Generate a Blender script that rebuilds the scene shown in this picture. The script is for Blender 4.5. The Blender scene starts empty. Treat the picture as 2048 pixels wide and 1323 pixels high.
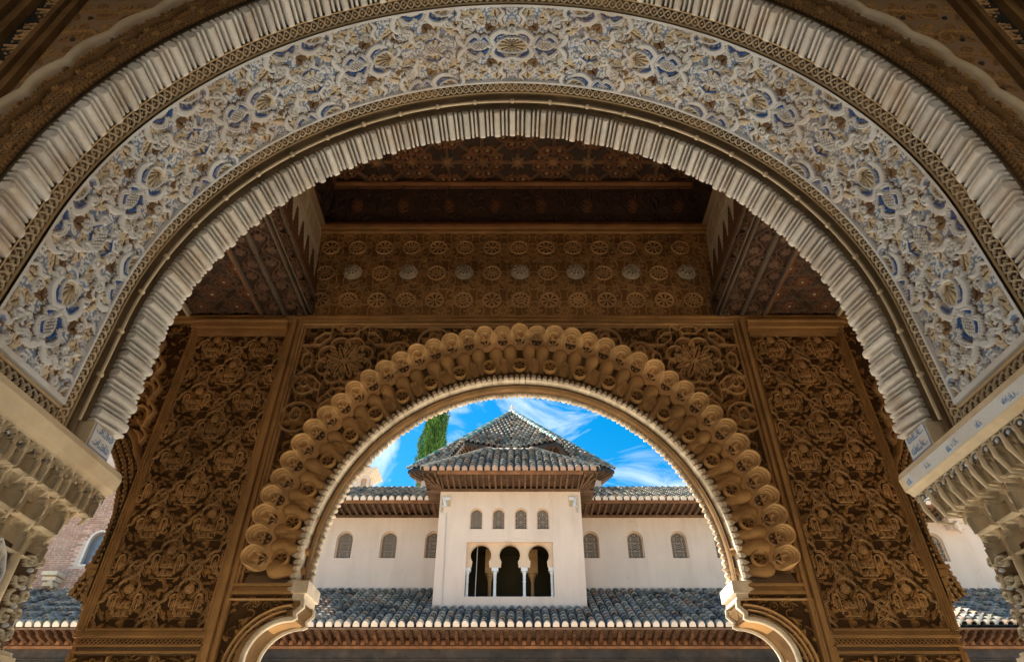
import bpy, math, random
import numpy as np
from mathutils import Vector, Matrix
rnd = random.Random(7)
nrs = np.random.RandomState(5)
PI = math.pi
S = bpy.context.scene
C = S.collection
# ------------------------------------------------------------------ camera, sky, sun, exposure
TH = math.atan(.760)
cs, sn = math.cos(TH), math.sin(TH)
F, CX, CY = 1262., 1035., 661.5
cam = bpy.data.cameras.new('camera'); camo = bpy.data.objects.new('camera', cam); C.objects.link(camo)
camo.location = (0, 0, 0); camo.rotation_euler = (PI/2 + TH, 0, 0)
cam.sensor_width = 36; cam.lens = 36*F/2048; cam.shift_x = -(CX-1024)/2048
cam.clip_start = .05; cam.clip_end = 3000
S.camera = camo
SUN_EL, SUN_AZ = math.radians(47), math.radians(-58)      # azimuth measured from +Y towards +X
sd = Vector((math.sin(SUN_AZ)*math.cos(SUN_EL), math.cos(SUN_AZ)*math.cos(SUN_EL), math.sin(SUN_EL)))
sl = bpy.data.lights.new('sun', 'SUN'); sl.energy = 5.0; sl.angle = math.radians(.53); sl.color = (1, .93, .80)
so = bpy.data.objects.new('sun', sl); C.objects.link(so)
so.rotation_euler = sd.to_track_quat('Z', 'Y').to_euler()
W = bpy.data.worlds.new('World'); S.world = W; W.use_nodes = True
nt = W.node_tree; nd = nt.nodes; lk = nt.links
bg = nd['Background']; bg.inputs[1].default_value = .115
sky = nd.new('ShaderNodeTexSky'); sky.sky_type = 'NISHITA'; sky.sun_disc = False
sky.sun_elevation = SUN_EL; sky.sun_rotation = SUN_AZ; sky.air_density = 1.0; sky.dust_density = .3; sky.ozone_density = 2.5
hsv = nd.new('ShaderNodeHueSaturation'); hsv.inputs['Saturation'].default_value = 1.5; hsv.inputs['Value'].default_value = .66; hsv.inputs['Hue'].default_value = .488
lk.new(sky.outputs[0], hsv.inputs['Color'])
tc = nd.new('ShaderNodeTexCoord'); mp = nd.new('ShaderNodeMapping')
mp.inputs['Scale'].default_value = (3.2, 3.2, 6.5); mp.inputs['Rotation'].default_value = (.3, .35, .2)
lk.new(tc.outputs['Generated'], mp.inputs['Vector'])
n1 = nd.new('ShaderNodeTexNoise'); n1.inputs['Scale'].default_value = 1.5; n1.inputs['Detail'].default_value = 9
n1.inputs['Roughness'].default_value = .62; n1.inputs['Distortion'].default_value = .9
lk.new(mp.outputs[0], n1.inputs['Vector'])
rp = nd.new('ShaderNodeValToRGB'); rp.color_ramp.elements[0].position = .46; rp.color_ramp.elements[1].position = .76
lk.new(n1.outputs['Fac'], rp.inputs[0])
mx = nd.new('ShaderNodeMix'); mx.data_type = 'RGBA'; mx.inputs[7].default_value = (4.6, 4.9, 5.3, 1)
lk.new(rp.outputs[0], mx.inputs[0]); lk.new(hsv.outputs[0], mx.inputs[6]); lk.new(mx.outputs[2], bg.inputs[0])
S.view_settings.view_transform = 'Standard'; S.view_settings.look = 'None'
S.view_settings.exposure = 1.5; S.view_settings.gamma = 1; S.view_settings.use_curve_mapping = False
S.cycles.max_bounces = 8; S.cycles.diffuse_bounces = 6; S.cycles.glossy_bounces = 2

# ------------------------------------------------------------------ materials
def mat(name, col=None, rough=.85, var=.18, scale=3., bump=.25, bscale=60., stain=None, stain_amt=.4, stain_scale=2., spec=.25, metal=0., objrand=0., streak=False):
    m = bpy.data.materials.new(name); m.use_nodes = True
    t = m.node_tree; N = t.nodes; L = t.links; b = N['Principled BSDF']
    b.inputs['Roughness'].default_value = rough; b.inputs['Specular IOR Level'].default_value = spec; b.inputs['Metallic'].default_value = metal
    if col is None:
        a = N.new('ShaderNodeAttribute'); a.attribute_name = 'Col'; cur = a.outputs['Color']
    else:
        a = N.new('ShaderNodeRGB'); a.outputs[0].default_value = (*col, 1); cur = a.outputs[0]
    g = N.new('ShaderNodeNewGeometry')
    mpn = N.new('ShaderNodeMapping'); mpn.inputs['Scale'].default_value = (1, 1, .14)
    L.new(g.outputs['Position'], mpn.inputs['Vector'])
    def noise(sc, det=6., ro=.6, st=False):
        n = N.new('ShaderNodeTexNoise'); n.inputs['Scale'].default_value = sc; n.inputs['Detail'].default_value = det; n.inputs['Roughness'].default_value = ro
        L.new(mpn.outputs[0] if st else g.outputs['Position'], n.inputs['Vector']); return n.outputs['Fac']
    if stain:
        r = N.new('ShaderNodeValToRGB'); r.color_ramp.elements[0].position = .45; r.color_ramp.elements[1].position = .72
        L.new(noise(stain_scale*(2.6 if streak else 1), 8, .68, streak), r.inputs[0])
        mu = N.new('ShaderNodeMath'); mu.operation = 'MULTIPLY'; mu.inputs[1].default_value = stain_amt; L.new(r.outputs[0], mu.inputs[0])
        k = N.new('ShaderNodeMix'); k.data_type = 'RGBA'; k.inputs[7].default_value = (*stain, 1)
        L.new(mu.outputs[0], k.inputs[0]); L.new(cur, k.inputs[6]); cur = k.outputs[2]
    if streak:
        vo = N.new('ShaderNodeTexVoronoi'); vo.feature = 'DISTANCE_TO_EDGE'; vo.inputs['Scale'].default_value = .55
        wn = N.new('ShaderNodeTexNoise'); wn.inputs['Scale'].default_value = 2.2; wn.inputs['Detail'].default_value = 6; L.new(g.outputs['Position'], wn.inputs['Vector'])
        va = N.new('ShaderNodeVectorMath'); va.operation = 'MULTIPLY_ADD'; va.inputs[1].default_value = (.7, .7, .7); L.new(wn.outputs['Color'], va.inputs[0]); L.new(g.outputs['Position'], va.inputs[2]); L.new(va.outputs[0], vo.inputs['Vector'])
        lt = N.new('ShaderNodeMath'); lt.operation = 'LESS_THAN'; lt.inputs[1].default_value = .0045; L.new(vo.outputs['Distance'], lt.inputs[0])
        gt = N.new('ShaderNodeMath'); gt.operation = 'GREATER_THAN'; gt.inputs[1].default_value = .56; L.new(noise(.8, 3), gt.inputs[0])
        m3 = N.new('ShaderNodeMath'); m3.operation = 'MULTIPLY'; L.new(lt.outputs[0], m3.inputs[0]); L.new(gt.outputs[0], m3.inputs[1])
        m4 = N.new('ShaderNodeMath'); m4.operation = 'MULTIPLY'; m4.inputs[1].default_value = .28; L.new(m3.outputs[0], m4.inputs[0])
        k = N.new('ShaderNodeMix'); k.data_type = 'RGBA'; k.inputs[7].default_value = (.34, .22, .14, 1); L.new(m4.outputs[0], k.inputs[0]); L.new(cur, k.inputs[6]); cur = k.outputs[2]
    mr = N.new('ShaderNodeMapRange'); mr.inputs[1].default_value = .25; mr.inputs[2].default_value = .75
    mr.inputs[3].default_value = 1-var; mr.inputs[4].default_value = 1+var
    L.new(noise(scale), mr.inputs[0])
    k = N.new('ShaderNodeMix'); k.data_type = 'RGBA'; k.blend_type = 'MULTIPLY'; k.inputs[0].default_value = 1
    L.new(cur, k.inputs[6]); L.new(mr.outputs[0], k.inputs[7]); cur = k.outputs[2]
    if objrand:
        oi = N.new('ShaderNodeObjectInfo'); m2 = N.new('ShaderNodeMapRange'); m2.inputs[3].default_value = 1-objrand; m2.inputs[4].default_value = 1+objrand
        L.new(oi.outputs['Random'], m2.inputs[0])
        k = N.new('ShaderNodeMix'); k.data_type = 'RGBA'; k.blend_type = 'MULTIPLY'; k.inputs[0].default_value = 1
        L.new(cur, k.inputs[6]); L.new(m2.outputs[0], k.inputs[7]); cur = k.outputs[2]
    L.new(cur, b.inputs['Base Color'])
    if bump:
        bp = N.new('ShaderNodeBump'); bp.inputs['Strength'].default_value = bump; bp.inputs['Distance'].default_value = .01
        L.new(noise(bscale, 4), bp.inputs['Height']); L.new(bp.outputs[0], b.inputs['Normal'])
    return m
M = {}
M['white'] = mat('painted_white_stucco', None, .7, .12, 4, .25, 90, (.46, .30, .15), .5, 3.2)
M['brown'] = mat('aged_brown_stucco', None, .85, .28, 3.5, .4, 70, (.10, .058, .028), .45, 1.7)
M['cream'] = mat('cream_plaster', (.70, .60, .45), .8, .15, 5, .3, 50, (.40, .26, .13), .5, 2.6, objrand=.1)
M['flute'] = mat('white_fluted_plaster', (.68, .68, .68), .65, .14, 6, .3, 70, (.42, .26, .12), .6, 4.5, objrand=.16)
M['stucco'] = mat('brown_plaster', (.45, .265, .11), .85, .28, 4, .35, 60, (.20, .12, .06), .5, 1.9, objrand=.1)
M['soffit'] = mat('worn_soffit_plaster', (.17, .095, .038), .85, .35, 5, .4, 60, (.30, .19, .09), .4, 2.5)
M['crest'] = mat('pale_crest_plaster', (.72, .64, .52), .8, .2, 8, .3, 70, (.33, .2, .1), .6, 5, objrand=.18)
M['groove'] = mat('dark_channel_plaster', (.17, .125, .08), .8, .3, 6, .3, 60, (.32, .24, .14), .4, 3)
M['wood'] = mat('dark_carved_wood', None, .6, .3, 5, .4, 45, (.05, .03, .02), .5, 2.4, spec=.35)
M['rafter'] = mat('rafter_wood', (.15, .085, .05), .75, .35, 4, .5, 30, (.30, .17, .09), .5, 1.5, objrand=.25)
M['bracket'] = mat('dark_bracket_wood', (.10, .045, .022), .7, .35, 4, .5, 30, (.24, .12, .05), .4, 1.6, objrand=.3)
M['greywood'] = mat('weathered_grey_beam', (.05, .042, .037), .8, .5, 3, .6, 25, (.13, .085, .055), .5, 1.1)
M['redwood'] = mat('reddish_carved_wood', (.22, .095, .04), .7, .35, 4, .5, 30, (.40, .2, .08), .4, 1.4, objrand=.25)
M['wall'] = mat('pink_lime_render', (.76, .60, .48), .9, .07, .9, .3, 12, (.52, .37, .26), .38, .9, streak=True)
M['wallb'] = mat('ochre_lime_render', (.72, .52, .35), .9, .07, .9, .25, 14, (.5, .34, .22), .35, .8, streak=True)
M['lattice'] = mat('window_lattice_plaster', (.40, .32, .25), .85, .1, 3, .1, 20)
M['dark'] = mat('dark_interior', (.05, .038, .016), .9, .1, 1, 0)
M['tile'] = mat('mossy_roof_tile', None, .8, .35, 9, .6, 30, (.52, .50, .44), .45, 5.)
M['tileend'] = mat('plastered_tile_end', (.80, .66, .54), .85, .1, 6, .3, 30, (.5, .36, .26), .3, 4, objrand=.08)
M['tilered'] = mat('bare_clay_tile_end', (.47, .29, .21), .85, .15, 6, .3, 30, (.5, .42, .36), .4, 4, objrand=.12)
M['brickm'] = mat('old_brick_mortar', (.55, .45, .38), .9, .15, 3, .5, 14, (.62, .5, .42), .5, 1.2)
M['brick'] = mat('pale_red_brick', (.48, .27, .20), .9, .2, 6, .5, 20, (.62, .50, .42), .7, 1.0, objrand=.3)
M['rustdust'] = None
M['marble'] = mat('white_marble', (.75, .74, .71), .45, .1, 5, .1, 30)
M['ground'] = mat('pale_court_gravel', (.66, .56, .43), .9, .12, 1.2, .4, 12)
M['floor'] = mat('marble_paving', (.74, .64, .47), .5, .1, 1.5, .1, 10)
M['leafm'] = mat('cypress_foliage', None, .8, .3, 2, .2, 12)
M['bark'] = mat('cypress_bark', (.10, .07, .05), .9, .3, 4, .5, 10)
M['metal'] = mat('grey_metal', (.5, .5, .5), .4, .05, 3, 0, metal=.6)
M['mass'] = mat('masonry_core', (.30, .2, .12), .9, .1, 2, .2, 20)

# ------------------------------------------------------------------ object helpers
def link(name, me, parent=None, m=None):
    o = bpy.data.objects.new(name, me); C.objects.link(o)
    if parent is not None: o.parent = parent
    if m is not None and me is not None and not me.materials: me.materials.append(m)
    return o
def thing(name, label, cat, group=None, loc=(0, 0, 0)):
    o = bpy.data.objects.new(name, None); C.objects.link(o); o.location = loc; o.empty_display_size = .1
    o['label'] = label; o['category'] = cat
    if group: o['group'] = group
    return o
def child_of(o, p):
    """parent while keeping world coordinates authored in world space (things sit unrotated)"""
    o.parent = p; o.matrix_parent_inverse = Matrix.Translation(p.location).inverted() if p.location.length else Matrix.Identity(4)
    return o
def pymesh(name, V, Fc, m=None, smooth=False, cols=None):
    me = bpy.data.meshes.new(name)
    V = np.asarray(V, dtype=np.float32).reshape(-1, 3)
    if isinstance(Fc, np.ndarray):
        nf, k = Fc.shape
        me.vertices.add(len(V)); me.vertices.foreach_set('co', V.ravel())
        me.loops.add(nf*k); me.loops.foreach_set('vertex_index', Fc.astype(np.int32).ravel())
        me.polygons.add(nf); me.polygons.foreach_set('loop_start', np.arange(0, nf*k, k, dtype=np.int32))
        me.polygons.foreach_set('loop_total', np.full(nf, k, dtype=np.int32))
        me.update(calc_edges=True)
    else:
        me.from_pydata([tuple(v) for v in V], [], [tuple(f) for f in Fc]); me.update()
    if cols is not None:
        a = me.color_attributes.new('Col', 'FLOAT_COLOR', 'POINT')
        cc = np.ones((len(V), 4), dtype=np.float32); cc[:, :3] = cols; a.data.foreach_set('color', cc.ravel())
    if smooth: me.polygons.foreach_set('use_smooth', np.ones(len(me.polygons), dtype=bool))
    if m: me.materials.append(m)
    return me
class MB:
    def __init__(s): s.V = []; s.F = []; s.K = []
    def add(s, V, Fc, col=None):
        n = len(s.V); s.V += [tuple(v) for v in V]; s.F += [tuple(i+n for i in f) for f in Fc]
        s.K += [col or (1, 1, 1)]*len(V)
    def box(s, x0, x1, y0, y1, z0, z1, col=None):
        s.add([(x0, y0, z0), (x1, y0, z0), (x1, y1, z0), (x0, y1, z0), (x0, y0, z1), (x1, y0, z1), (x1, y1, z1), (x0, y1, z1)],
              [(0, 3, 2, 1), (4, 5, 6, 7), (0, 1, 5, 4), (1, 2, 6, 5), (2, 3, 7, 6), (3, 0, 4, 7)], col)
    def tube(s, pts, r, n=8, col=None, cap=True):
        pts = [Vector(p) for p in pts]; rs = r if isinstance(r, (list, tuple)) else [r]*len(pts)
        V = []
        for i, p in enumerate(pts):
            t = (pts[min(i+1, len(pts)-1)]-pts[max(i-1, 0)]).normalized()
            a = t.cross(Vector((0, 1, 0)) if abs(t.y) < .9 else Vector((1, 0, 0))).normalized(); b = t.cross(a)
            V += [p+(a*math.cos(2*PI*k/n)+b*math.sin(2*PI*k/n))*rs[i] for k in range(n)]
        Fc = [(i*n+k, i*n+(k+1) % n, (i+1)*n+(k+1) % n, (i+1)*n+k) for i in range(len(pts)-1) for k in range(n)]
        if cap: Fc += [tuple(range(n-1, -1, -1)), tuple((len(pts)-1)*n+k for k in range(n))]
        s.add(V, Fc, col)
    def lathe(s, prof, c=(0, 0, 0), n=12, col=None):
        V = [(c[0]+r*math.cos(2*PI*k/n), c[1]+r*math.sin(2*PI*k/n), c[2]+z) for r, z in prof for k in range(n)]
        Fc = [(i*n+k, i*n+(k+1) % n, (i+1)*n+(k+1) % n, (i+1)*n+k) for i in range(len(prof)-1) for k in range(n)]
        s.add(V, Fc, col)
    def prism(s, poly, y0, y1, col=None):
        """poly in (x,z), extruded along y"""
        n = len(poly)
        V = [(x, y0, z) for x, z in poly]+[(x, y1, z) for x, z in poly]
        Fc = [tuple(range(n)), tuple(range(2*n-1, n-1, -1))]+[(k, k+n, (k+1) % n+n, (k+1) % n) for k in range(n)]
        s.add(V, Fc, col)
    def mesh(s, name, m, smooth=False):
        return pymesh(name, s.V, s.F, m, smooth, np.array(s.K))
    def build(s, name, m, parent=None, smooth=False):
        o = link(name, s.mesh(name, m, smooth)); 
        if parent is not None: child_of(o, parent)
        return o
def place(name, me, parent, M4):
    o = bpy.data.objects.new(name, me); C.objects.link(o); o.parent = parent
    if parent.type == 'EMPTY' and parent.location.length: o.matrix_parent_inverse = Matrix.Translation(parent.location).inverted()
    o.matrix_basis = M4
    return o
def frame(o, x, y, z):
    return Matrix(((x[0], y[0], z[0], o[0]), (x[1], y[1], z[1], o[1]), (x[2], y[2], z[2], o[2]), (0, 0, 0, 1)))
def At(px, py, Y):
    u = (px-CX)/F; v = (CY-py)/F; d = cs-v*sn
    return (Y*u/d, Y, Y*(sn+v*cs)/d)

# ------------------------------------------------------------------ relief canvas
PAL = {}
PALL = []
def pal(n, c): PAL[n] = len(PALL); PALL.append(c)
pal('ground', (.30, .19, .10)); pal('white', (.63, .67, .74)); pal('blue', (.035, .11, .36)); pal('lblue', (.14, .26, .52)); pal('speck', (.13, .19, .34))
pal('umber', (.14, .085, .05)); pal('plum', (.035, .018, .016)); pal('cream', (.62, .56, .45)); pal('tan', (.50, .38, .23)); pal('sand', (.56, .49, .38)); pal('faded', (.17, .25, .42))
pal('stucco', (.44, .25, .095)); pal('stuccoL', (.66, .42, .20)); pal('fill', (.31, .17, .066)); pal('stuccoD', (.085, .046, .019))  # stuccoD: painted relief ground, darkened further as shade in the carved gaps
pal('wood', (.15, .055, .022)); pal('woodD', (.045, .022, .014)); pal('woodL', (.25, .095, .035)); pal('green', (.07, .09, .065)); pal('gold', (.30, .165, .065))
pal('bwood', (.12, .065, .04)); pal('gwood', (.13, .10, .08)); pal('red', (.12, .055, .03)); pal('navy', (.030, .032, .036)); pal('dots', (.06, .07, .10))
PALA = np.array(PALL, dtype=np.float32)
class Cv:
    def __init__(s, w, h, res, wx=False, wy=False, base='ground'):
        s.w, s.h, s.res = w, h, res; s.nx, s.ny = int(round(w/res)), int(round(h/res)); s.wx, s.wy = wx, wy
        s.H = np.zeros((s.ny, s.nx), np.float32); s.C = np.full((s.ny, s.nx), PAL[base], np.int16); s.cap = None
    def disc(s, x, y, r, amp, col, prof='r', carve=False, base=0.):
        R = r/s.res; cx, cy = x/s.res, y/s.res
        if R < .3: return
        i0, i1 = int(math.floor(cx-R)), int(math.ceil(cx+R))+1; j0, j1 = int(math.floor(cy-R)), int(math.ceil(cy+R))+1
        I = np.arange(i0, i1); J = np.arange(j0, j1)
        if s.wx: Im = I % s.nx; ki = np.ones(len(I), bool)
        else: ki = (I >= 0) & (I < s.nx); Im = I[ki]
        if s.wy: Jm = J % s.ny; kj = np.ones(len(J), bool)
        else: kj = (J >= 0) & (J < s.ny); Jm = J[kj]
        if not len(Im) or not len(Jm): return
        T = np.hypot((I[ki]-cx)[None, :], (J[kj]-cy)[:, None])/R
        ix = np.ix_(Jm, Im); h = s.H[ix]; c = s.C[ix]
        ins = T < 1
        if carve:
            k = ins; h = np.where(k, np.minimum(h, amp+(h-amp)*T**3), h)
            if col is not None: c = np.where(k & (T < .8), PAL[col], c)
        else:
            if prof == 'r': p = np.sqrt(np.clip(1-T*T, 0, 1))
            elif prof == 'f': p = np.clip((1-T)*3, 0, 1)
            elif prof == 'v': p = np.clip(T*1.1, .25, 1)*np.clip((1-T)*6, 0, 1)
            else: p = 1-T
            val = base+amp*p; k = ins & (val > h)
            h = np.where(k, val, h)
            if col is not None: c = np.where(k, PAL[col], c)
        s.H[ix] = h; s.C[ix] = c
    def path(s, pts, r, amp, col, prof='r', carve=False, base=0., closed=False, step=.3, dots=None):
        pts = np.array(pts, float)
        if closed: pts = np.vstack([pts, pts[:1]])
        seg = np.hypot(*(pts[1:]-pts[:-1]).T); L = np.r_[0, np.cumsum(seg)]
        if L[-1] <= 0: return
        rr = np.array(r if hasattr(r, '__len__') else [r, r], float)
        n = max(2, int(L[-1]/(max(rr.mean(), s.res)*step))); t = np.linspace(0, L[-1], n)
        xs = np.interp(t, L, pts[:, 0]); ys = np.interp(t, L, pts[:, 1]); rs = np.interp(t/L[-1], np.linspace(0, 1, len(rr)), rr)
        for x, y, q in zip(xs, ys, rs): s.disc(x, y, q, amp, col, prof, carve, base)
        if dots:
            n = max(2, int(L[-1]/(rr.mean()*dots[1])))
            for t in np.linspace(0, L[-1], n): s.disc(np.interp(t, L, pts[:, 0]), np.interp(t, L, pts[:, 1]), dots[2], 0, dots[0], carve=True)
    def curve(s, pts, *a, **k): s.path(smooth(pts, k.pop('cl', False)), *a, **k)
    def spiral(s, x, y, r, a0, turns, sg, w, amp, col, prof='r', dots=None):
        t = np.linspace(0, 1, int(14*turns)+6); a = a0+sg*t*turns*2*PI; q = r*(1-t)**.85
        s.path(np.c_[x+q*np.cos(a), y+q*np.sin(a)], [w, w*.8, w*.75], amp, col, prof, dots=dots)
        s.disc(x, y, w*1.1, amp*1.2, col)
    def leaf(s, x, y, a, L, Wd, amp, col, rib=None, lines=0, bend=0.):
        t = np.linspace(0, 1, 12); al = a+bend*t
        px = x+np.cumsum(np.r_[0, np.cos(al[1:])])*L/11; py = y+np.cumsum(np.r_[0, np.sin(al[1:])])*L/11
        w = Wd*np.clip(np.sin(PI*np.clip(t*.93+.04, 0, 1)), 0, 1)**.8+s.res*.4
        s.path(np.c_[px, py], w, amp, col)
        if rib: s.path(np.c_[px, py][1:-1], Wd*.16+s.res*.35, amp*.35, rib, carve=True)
        for k in range(lines):
            i = 2+k*8//max(1, lines)
            for sg in (-1, 1):
                b = al[i]+sg*.7; s.path([(px[i], py[i]), (px[i]+math.cos(b)*Wd*1.3, py[i]+math.sin(b)*Wd*1.3)], s.res*.6, amp*.4, rib, carve=True)
    def almond(s, x, y, a, L, Wd, col, edge, amp, fill=None, kind='fan'):
        t = np.linspace(0, 2*PI, 40); e = np.c_[L/2*np.cos(t), Wd/2*np.sin(t)*(1-.25*np.cos(t))]; ca, sa = math.cos(a), math.sin(a)
        E = np.c_[x+e[:, 0]*ca-e[:, 1]*sa, y+e[:, 0]*sa+e[:, 1]*ca]
        s.leaf(x-ca*L/2, y-sa*L/2, a, L, Wd/2, amp*.8, fill or col)
        if kind == 'fan':
            for q in np.linspace(-1, 1, 7):
                b = a+q*.95; s.path([(x-ca*L*.38, y-sa*L*.38), (x-ca*L*.38+math.cos(b)*L*.72*(1-.25*abs(q)), y-sa*L*.38+math.sin(b)*L*.72*(1-.25*abs(q)))], [s.res*.5, Wd*.055+s.res*.3], amp*.15, 'umber', carve=True)
        elif kind == 'hatch':
            n = 5
            for q in np.linspace(-.8, .8, n):
                for sg in (1, -1):
                    b = a+sg*.8; m = (q*L*.42)
                    s.path([(x+ca*m-math.cos(b)*Wd*.42, y+sa*m-math.sin(b)*Wd*.42), (x+ca*m+math.cos(b)*Wd*.42, y+sa*m+math.sin(b)*Wd*.42)], s.res*.75, amp*.3, 'umber', carve=True)
        if edge: s.path(E, Wd*.075+s.res*.3, amp, edge)
    def rings(s, x, y, r, w, amp, col, prof='r'):
        t = np.linspace(0, 2*PI, 40); s.path(np.c_[x+r*np.cos(t), y+r*np.sin(t)], w, amp, col, prof)
    def petals(s, x, y, r, n, w, amp, col, a0=0, rib=None):
        for k in range(n):
            a = a0+2*PI*k/n; s.leaf(x+math.cos(a)*r*.15, y+math.sin(a)*r*.15, a, r*.85, w, amp, col, rib)
    def script(s, x, y, w, h, lw, amp, col, seed=0):
        """cursive motto: tall shafts, a lam-alif, bowls, dots"""
        q = random.Random(seed); sc = lambda a, b: (x+a*w, y+b*h)
        s.curve([sc(.02, .25), sc(.10, .08), (x+.2*w, y+.14*h), sc(.16, .3)], lw, amp, col)
        for k, a in enumerate((.24, .34, .52, .62, .74, .84, .93)):
            s.path([sc(a, .12), sc(a+.01, .62+.3*((k*5+seed) % 3)/2)], lw, amp, col)
        s.path([sc(.36, .88), sc(.26, .18)], lw, amp, col)
        s.curve([sc(.34, .14), sc(.44, .10), sc(.52, .14), sc(.60, .08), sc(.68, .16), sc(.78, .10), sc(.93, .12)], lw*1.1, amp, col)
        s.curve([sc(.55, .42), sc(.66, .36), sc(.72, .48), sc(.62, .56)], lw*.9, amp, col)
        s.curve([sc(.80, .36), sc(.90, .30), sc(.97, .42)], lw*.9, amp, col)
        for a, b in ((.44, .3), (.58, .72), (.88, .62), (.14, .55), (.45, .7)): s.disc(*sc(a, b), lw*1.25, amp, col)
    def tiled(s, U, V):
        """bilinear height, nearest colour"""
        x = U/s.res-.5; y = V/s.res-.5
        x0 = np.floor(x).astype(int); y0 = np.floor(y).astype(int); fx = x-x0; fy = y-y0
        ix = (lambda a: a % s.nx) if s.wx else (lambda a: np.clip(a, 0, s.nx-1))
        iy = (lambda a: a % s.ny) if s.wy else (lambda a: np.clip(a, 0, s.ny-1))
        a, b, c, d = s.H[iy(y0), ix(x0)], s.H[iy(y0), ix(x0+1)], s.H[iy(y0+1), ix(x0)], s.H[iy(y0+1), ix(x0+1)]
        h = (a*(1-fx)+b*fx)*(1-fy)+(c*(1-fx)+d*fx)*fy
        return h, s.C[iy(np.round(y).astype(int)), ix(np.round(x).astype(int))]
def smooth(pts, closed=False, n=8):
    P = [np.array(p, float) for p in pts]
    if closed: P = [P[-1]]+P+[P[0], P[1]]
    else: P = [2*P[0]-P[1]]+P+[2*P[-1]-P[-2]]
    out = []
    for i in range(1, len(P)-2):
        for k in range(n):
            t = k/n
            out.append(.5*((2*P[i])+(-P[i-1]+P[i+1])*t+(2*P[i-1]-5*P[i]+4*P[i+1]-P[i+2])*t*t+(-P[i-1]+3*P[i]-3*P[i+1]+P[i+2])*t**3))
    out.append(P[-2]); return np.array(out)
def grid(name, P, Nn, H, Cc, m, parent, keep=None, scale=1.):
    """P (a,b,3) positions, Nn (a,b,3) normals, H heights, Cc palette index -> one relief mesh"""
    a, b = H.shape
    V = (P+Nn*(H*scale)[..., None]).reshape(-1, 3)
    idx = np.arange(a*b).reshape(a, b)
    Fq = np.stack([idx[:-1, :-1], idx[:-1, 1:], idx[1:, 1:], idx[1:, :-1]], -1)
    n0 = np.cross(P[0, 1]-P[0, 0], P[1, 0]-P[0, 0])
    if np.dot(n0, Nn[0, 0]) < 0: Fq = Fq[..., ::-1]
    if keep is not None: Fq = Fq[keep[:-1, :-1] & keep[:-1, 1:] & keep[1:, 1:] & keep[1:, :-1]]
    Fq = Fq.reshape(-1, 4)
    col = PALA[Cc.reshape(-1)] if Cc.ndim == 2 else Cc.reshape(-1, 3)
    if keep is not None:
        used = np.zeros(a*b, bool); used[Fq.ravel()] = True; re = np.cumsum(used)-1; V = V[used]; col = col[used]; Fq = re[Fq]
    o = link(name, pymesh(name, V, Fq, m, True, col))
    if parent is not None: child_of(o, parent)
    return o
def flat(x0, x1, n, z0, z1, k, org, eu, ev):
    U, Vv = np.meshgrid(np.linspace(x0, x1, n), np.linspace(z0, z1, k)); org, eu, ev = map(np.array, (org, eu, ev))
    P = org+U[..., None]*eu+Vv[..., None]*ev; return U, Vv, P
def const(P, n): return np.broadcast_to(np.array(n, float), P.shape)

# ================================================================== ground
GZ = -1.6
b = MB(); b.box(-60, 60, -50, 90, GZ-.34, GZ-.05); g = b.build('courtyard_ground', M['ground']); g['kind'] = 'structure'
b = MB(); b.box(-9, 9, -3.5, 5.25, GZ-.3, GZ); g = b.build('gallery_floor', M['floor']); g['kind'] = 'structure'

# ================================================================== near arch
AXC, AR, AZC = -.03, 1.67, 1.68
QA = PI/2*AR; SMAX = QA+.56
def profA(s, r=0., zshift=0.):
    """arc length from the crown -> x, z and inward normal; straight jambs below the springing"""
    s = np.asarray(s, float); sg = np.sign(s)+(s == 0); a = np.minimum(np.abs(s), QA)/AR; ex = np.maximum(np.abs(s)-QA, 0)
    R = AR+r
    return AXC+sg*np.sin(a)*R, AZC+np.cos(a)*R-ex, -sg*np.sin(a), -np.cos(a)
near = thing('horseshoe_arch', 'great near arch whose wide soffit carries white and blue carved arabesques', 'arch', loc=(AXC, 1.9, GZ))
def bandA(name, y0, y1, cv, m, ny, s0=-SMAX, s1=SMAX, ns=1800, r=0., amp=1., mirror=True, yfun=None):
    Sg, Y = np.meshgrid(np.linspace(s0, s1, ns), np.linspace(y0, y1, ny))
    x, z, nx, nz = profA(Sg, r)
    P = np.stack([x, Y, z], -1); N = np.stack([nx, 0*nx, nz], -1)
    if cv is None: H = np.zeros_like(Sg); Cc = np.full(Sg.shape, PAL['white'])
    else: H, Cc = cv.tiled(np.abs(Sg) if mirror else Sg+20, Y-y0)
    return grid(name, P, N, H*amp, Cc, m, near)
# --- arabesque tile, .68 long x .44 deep
pw, pd = .68, .445
cv = Cv(pw, pd, .0018, True, False, 'faded')
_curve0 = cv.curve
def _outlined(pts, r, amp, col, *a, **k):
    if col == 'white' and not a and 'prof' not in k: _curve0(pts, [q+.0045 for q in r] if hasattr(r, '__len__') else r+.0045, .0065, 'umber', 'f')  # umber edge under each white ribbon paints in its shadow outline
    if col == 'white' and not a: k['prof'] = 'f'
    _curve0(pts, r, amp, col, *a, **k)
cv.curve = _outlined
for k in range(2600): cv.disc(nrs.rand()*pw, nrs.rand()*pd, .0038+.0028*nrs.rand(), .003, 'white', 'f')
for k in range(30):
    x_, y_ = nrs.rand()*pw, pd/2*(nrs.rand())
    for yy_ in (y_, pd-y_):
        cv.spiral(x_, yy_, .017, k, 1.3, 1 if yy_ < pd/2 else -1, .0048, .012, ('white', 'cream', 'sand')[k % 3])
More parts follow.
